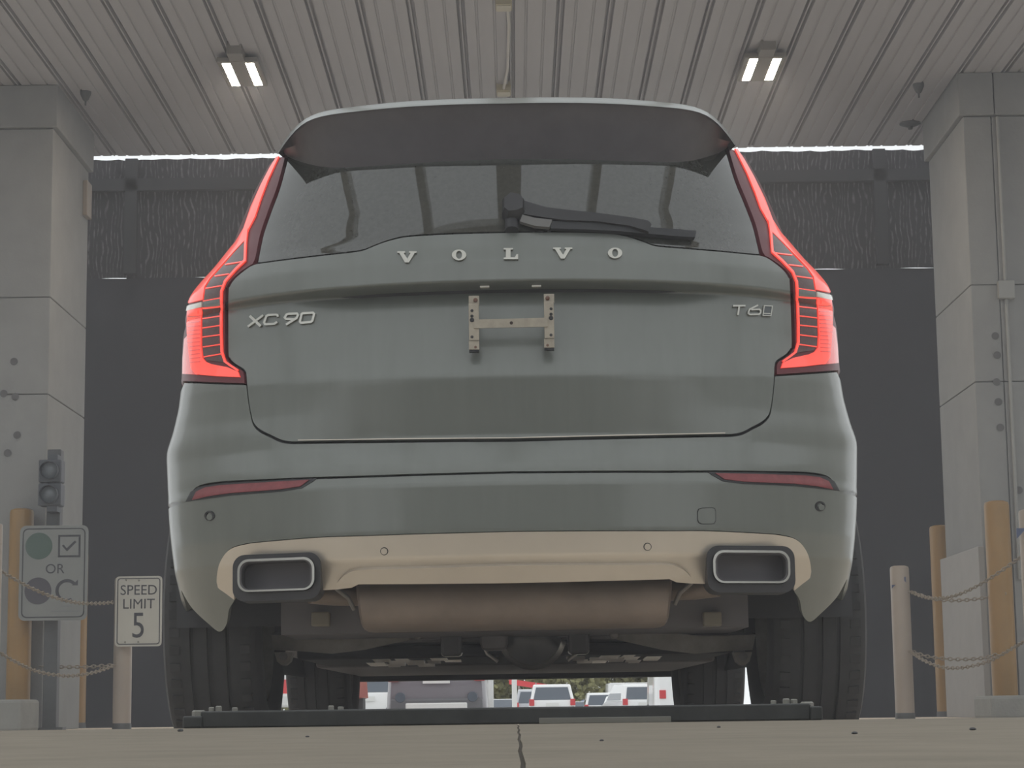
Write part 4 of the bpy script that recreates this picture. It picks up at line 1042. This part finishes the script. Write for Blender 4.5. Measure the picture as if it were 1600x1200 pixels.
# ================================================================== PARKING LOT BEYOND THE LANE
def paint_of(nm, c): return mat('paint_'+nm, c, rough=.3, coat=.6)
TAIL = mat('far_tail_lamp', (.65, .05, .06), rough=.3); FGL = mat('far_car_glass', (.10, .12, .15), rough=.1); PLATE = mat('far_plate', (.8, .8, .78), rough=.5); FBUMP = mat('far_bumper_grey', (.12, .12, .13), rough=.5)
def lot_car(px, D, paint, label, kind='suv', yaw=0., h=None, dz=0.):
    p = U(px, 1100, D); y = p[1]
    o = empty('parked_car' if kind != 'truck' else 'parked_truck', (p[0], y, lot_z(y)+dz), (0, 0, math.radians(yaw))); tag(o, label, 'car' if kind != 'truck' else 'truck', 'vehicles parked in the lot beyond')
    W_, H_, L_ = {'suv': (.96, 1.75, 4.7), 'sedan': (.91, 1.45, 4.7), 'pickup': (1.0, 1.9, 5.6), 'truck': (1.15, 2.9, 6.5)}[kind]
    if h: H_ = h
    bz = H_*.58
    if kind == 'sedan': low = [(0, .35), (0, .92), (.25, 1.0), (1.0, 1.02), (3.4, 1.0), (4.55, .8), (4.7, .4)]; cab = [(.85, 1.0), (1.6, H_), (2.7, H_+.0), (3.5, 1.0)]
    elif kind == 'pickup': low = [(0, .5), (0, 1.15), (2.0, 1.15), (4.2, 1.15), (5.5, 1.05), (5.6, .5)]; cab = [(1.9, 1.15), (2.1, H_), (3.6, H_), (4.3, 1.15)]
    elif kind == 'truck': low = [(0, .55), (0, H_), (4.5, H_), (4.5, .55)]; cab = [(4.55, .6), (4.55, 2.3), (5.7, 2.2), (6.4, 1.4), (6.5, .6)]
    else: low = [(.06, .35), (0, .55), (.05, 1.08), (.2, bz+.05), (3.5, bz+.05), (4.55, .85), (4.7, .4)]; cab = [(.16, bz+.03), (.5, H_-.05), (.75, H_), (2.6, H_), (3.6, bz+.03)]
    def shell(prof_, w0, inset, nm, m, top_in):
        n_ = len(prof_); zs = [z for _, z in prof_]; zm, zM = min(zs), max(zs)
        rows = []
        for xw, sc in ((-1, .94), (-.93, 1), (.93, 1), (1, .94)):
            cyy = sum(a for a, _ in prof_)/n_; czz = (zm+zM)/2
            rows.append([(xw*w0*(1-top_in*((z-zm)/(zM-zm))), cyy+(yy-cyy)*sc, czz+(z-czz)*sc) for yy, z in prof_])
        vs = [q for r_ in rows for q in r_]
        fs = [(i*n_+j, i*n_+(j+1) % n_, (i+1)*n_+(j+1) % n_, (i+1)*n_+j) for i in range(3) for j in range(n_)]+[tuple(range(n_)), tuple(3*n_+j for j in range(n_))]
        return MB().add(vs, fs).build(nm, m, o, smooth=True, angle=35)
    shell(low, W_, 0, 'body', paint, .04); shell(cab, W_*(.93 if kind != 'truck' else .95), 0, 'cabin', paint, .16 if kind != 'truck' else .05)
    if kind in ('suv', 'sedan', 'pickup'):
        (ya, za), (yb, zb) = cab[0], cab[1]
        if kind == 'suv': a0, a1 = .12, .88
        else: a0, a1 = .1, .9
        def gpnt(u, x): return (x*(1-.16*u), ya+(yb-ya)*u+.03*0-.02, za+(zb-za)*u+.012)
        w0 = W_*.80
        g = [gpnt(a0, -w0), gpnt(a0, w0), gpnt(a1, w0*.97), gpnt(a1, -w0*.97)]
        MB().add(g+[(x, yy+.05, z-.03) for x, yy, z in g], [(0, 1, 2, 3), (0, 4, 5, 1), (1, 5, 6, 2), (2, 6, 7, 3), (3, 7, 4, 0)]).build('rear_window', FGL, o)
        for s in (-1, 1):
            zl = za+.06; zh = zb-.1; y0_, y1_ = cab[0][0]+.5, cab[-1][0]-.45
            MB().add([(s*W_*.935, y0_, zl), (s*W_*.935, y1_+.1, zl), (s*W_*.80, y1_-.4, zh), (s*W_*.80, y0_+.25, zh)], [(0, 1, 2, 3)]).build('side_window', FGL, o)
    for s in (-1, 1):
        zl = {'suv': 1.0, 'sedan': .82, 'pickup': .95, 'truck': .95}[kind]
        MB().box(s*W_*.86-.10, s*W_*.86+.10, -.03, .12, zl-.1, zl+(.16 if kind != 'sedan' else .05), .01).build('tail_lamp', TAIL, o)
    MB().box(-.26, .26, -.035, -.0, .80 if kind != 'suv' else .86, .95 if kind != 'suv' else 1.0).build('plate', PLATE, o)
    MB().box(-W_*.92, W_*.92, -.06, .2, .36, .58, .04).build('bumper', FBUMP if kind != 'pickup' else PLATE, o)
    if kind == 'suv': MB().box(-W_*.62, W_*.62, -.075, .0, .34, .50, .03).build('bumper_skid', PLATE, o)
    for s in (-1, 1):
        for yy in (.85, L_-.95):
            MB().lathe([(.2, -.1), (.33, -.1), (.345, -.06), (.345, .06), (.33, .1), (.2, .1)], (s*(W_-.12), yy, .345), 'x', 18).build('wheel', RUBBER, o, smooth=True)
    if kind == 'suv':
        for s in (-1, 1): MB().lathe([(.10, 0), (.09, -.02)], (s*W_*.72, -.06, .60), 'y', 14).build('fog_lamp', FGL, o)
        for s in (-1, 1): MB().tube([(s*W_*.66, .9, H_+.05), (s*W_*.66, 2.4, H_+.05)], .025, 6).build('roof_rail', CHROME, o)
    return o
GREY = paint_of('charcoal', (.20, .185, .21)); WH = paint_of('white', (.93, .93, .93)); SI = paint_of('silver', (.55, .56, .6)); RD = paint_of('red', (.75, .05, .06)); BL = paint_of('blue', (.12, .18, .35))
lot_car(682, 41, GREY, 'charcoal SUV parked beyond the lane, nearest under the left belly pan', 'suv')
lot_car(863, 86, WH, 'white SUV with roof rails parked centre in the lot', 'suv')
lot_car(836, 96, SI, 'silver SUV half hidden behind the white SUV with roof rails', 'suv')
lot_car(788, 104, WH, 'white sedan between the two white posts', 'sedan')
lot_car(913, 118, SI, 'silver sedan just right of the white SUV with roof rails', 'sedan')
lot_car(942, 108, WH, 'white SUV left of the white box truck', 'suv')
lot_car(928, 135, BL, 'dark blue SUV behind the silver sedan', 'suv')
lot_car(984, 116, WH, 'white box truck in the back row of the lot', 'truck', h=2.4)
lot_car(1008, 88, WH, 'white SUV in front of the white box truck', 'suv', yaw=10)
lot_car(968, 100, WH, 'white sedan below the white box truck', 'sedan', yaw=-6)
lot_car(1086, 66, WH, 'white truck seen beside the right front tyre', 'truck')
lot_car(572, 64, WH, 'white SUV just right of the left front tyre', 'suv')
lot_car(604, 98, WH, 'tall white truck behind the charcoal SUV', 'truck')
lot_car(440, 34, RD, 'red pickup glimpsed between the left rear and front tyres', 'pickup')
for px, D, lab in ((767, 46, 'white lot post just right of the charcoal SUV'), (804, 50, 'white lot post left of the white SUV with roof rails')):
    p = U(px, 1100, D); o = empty('lot_post', (p[0], p[1], lot_z(p[1]))); tag(o, lab, 'post', 'white lot posts')
    MB().box(-.06, .06, -.06, .06, 0, 3.2, .008).build('shaft', WPOST, o); MB().box(-.09, .09, -.09, .09, 3.2, 3.26, .008).build('cap', WPOST, o)
# sloping red-edged awning
p = U(832, 1071, 110); o = empty('awning', (p[0], p[1], lot_z(p[1]))); tag(o, 'red-edged awning behind the white SUV with roof rails', 'awning')
za = p[2]-o.location[2]
MB().add([(-1.2, 0, za+.35), (1.2, 0, za-.02), (1.2, 0, za-.32), (-1.2, 0, za+.08), (-1.2, 1.5, za+.35), (1.2, 1.5, za-.02), (1.2, 1.5, za-.32), (-1.2, 1.5, za+.08)], [(0, 1, 2, 3), (4, 7, 6, 5), (0, 4, 5, 1), (1, 5, 6, 2), (2, 6, 7, 3), (3, 7, 4, 0)]).build('canopy', RD, o)
for x in (-.7, .7): MB().box(x-.04, x+.04, .7, .78, 0, za).build('leg', WPOST, o)
# trees closing the view
def tree(px, D, hgt, wid, label):
    p = U(px, 1100, D); y = p[1]; o = empty('tree', (p[0], y, lot_z(y))); tag(o, label, 'tree', 'trees behind the lot')
    rg = random.Random(int(px)); vs = []; fs = []
    MB().tube([(0, 0, 0), (.1, 0, hgt*.3), (0, 0, hgt*.55)], [.25, .2, .12], 8).build('trunk', BARK, o, smooth=True)
    mb = MB()
    for _ in range(3000):
        u = Vector((rg.gauss(0, 1), rg.gauss(0, 1), rg.gauss(0, 1))).normalized()*(rg.random()**.33)
        c = Vector((u.x*wid, u.y*wid, hgt*.52+u.z*hgt*.48)); a = Vector((rg.gauss(0, 1), rg.gauss(0, 1), rg.gauss(0, 1))).normalized()*.26; b = a.cross(Vector((rg.gauss(0, 1), rg.gauss(0, 1), rg.gauss(0, 1)))).normalized()*.16
        mb.add([c-a, c+b, c+a, c-b], [(0, 1, 2, 3)])
    f = mb.build('foliage', LEAF, o, fix=False); f['kind'] = 'stuff'
for i, (px, hgt, lab) in enumerate(((470, 7, 'leftmost tree behind the lot'), (580, 7.5, 'tree behind the white SUV right of the left front tyre'), (690, 7, 'tree behind the charcoal SUV'), (790, 6.3, 'tree behind the white sedan'), (890, 6.6, 'tree between the white SUV with roof rails and the box truck'), (990, 7.2, 'tree behind the white box truck'), (1090, 7, 'rightmost tree behind the lot'))):
    tree(px, 150+8*(i % 2), hgt, 2.6, lab)

# ================================================================== ADDED VEIL VOLUME
hz = MB().box(-8.9, 8.9, -7.9, 11.6, -.02, 6.5)  # scattering volume added to lift the blacks across the lane
hm = bpy.data.materials.new('thin_veil_volume'); hm.use_nodes = True; nt = hm.node_tree; nt.nodes.clear()
ho = nt.nodes.new('ShaderNodeOutputMaterial'); hv = nt.nodes.new('ShaderNodeVolumeScatter')
hv.inputs['Color'].default_value = (.985, .97, 1, 1); hv.inputs['Density'].default_value = .0112; hv.inputs['Anisotropy'].default_value = 0.
nt.links.new(hv.outputs[0], ho.inputs['Volume'])
hz = hz.build('veil', hm); tag(hz, 'thin pale haze volume added to lift the dark tones', 'veil', kind='stuff')
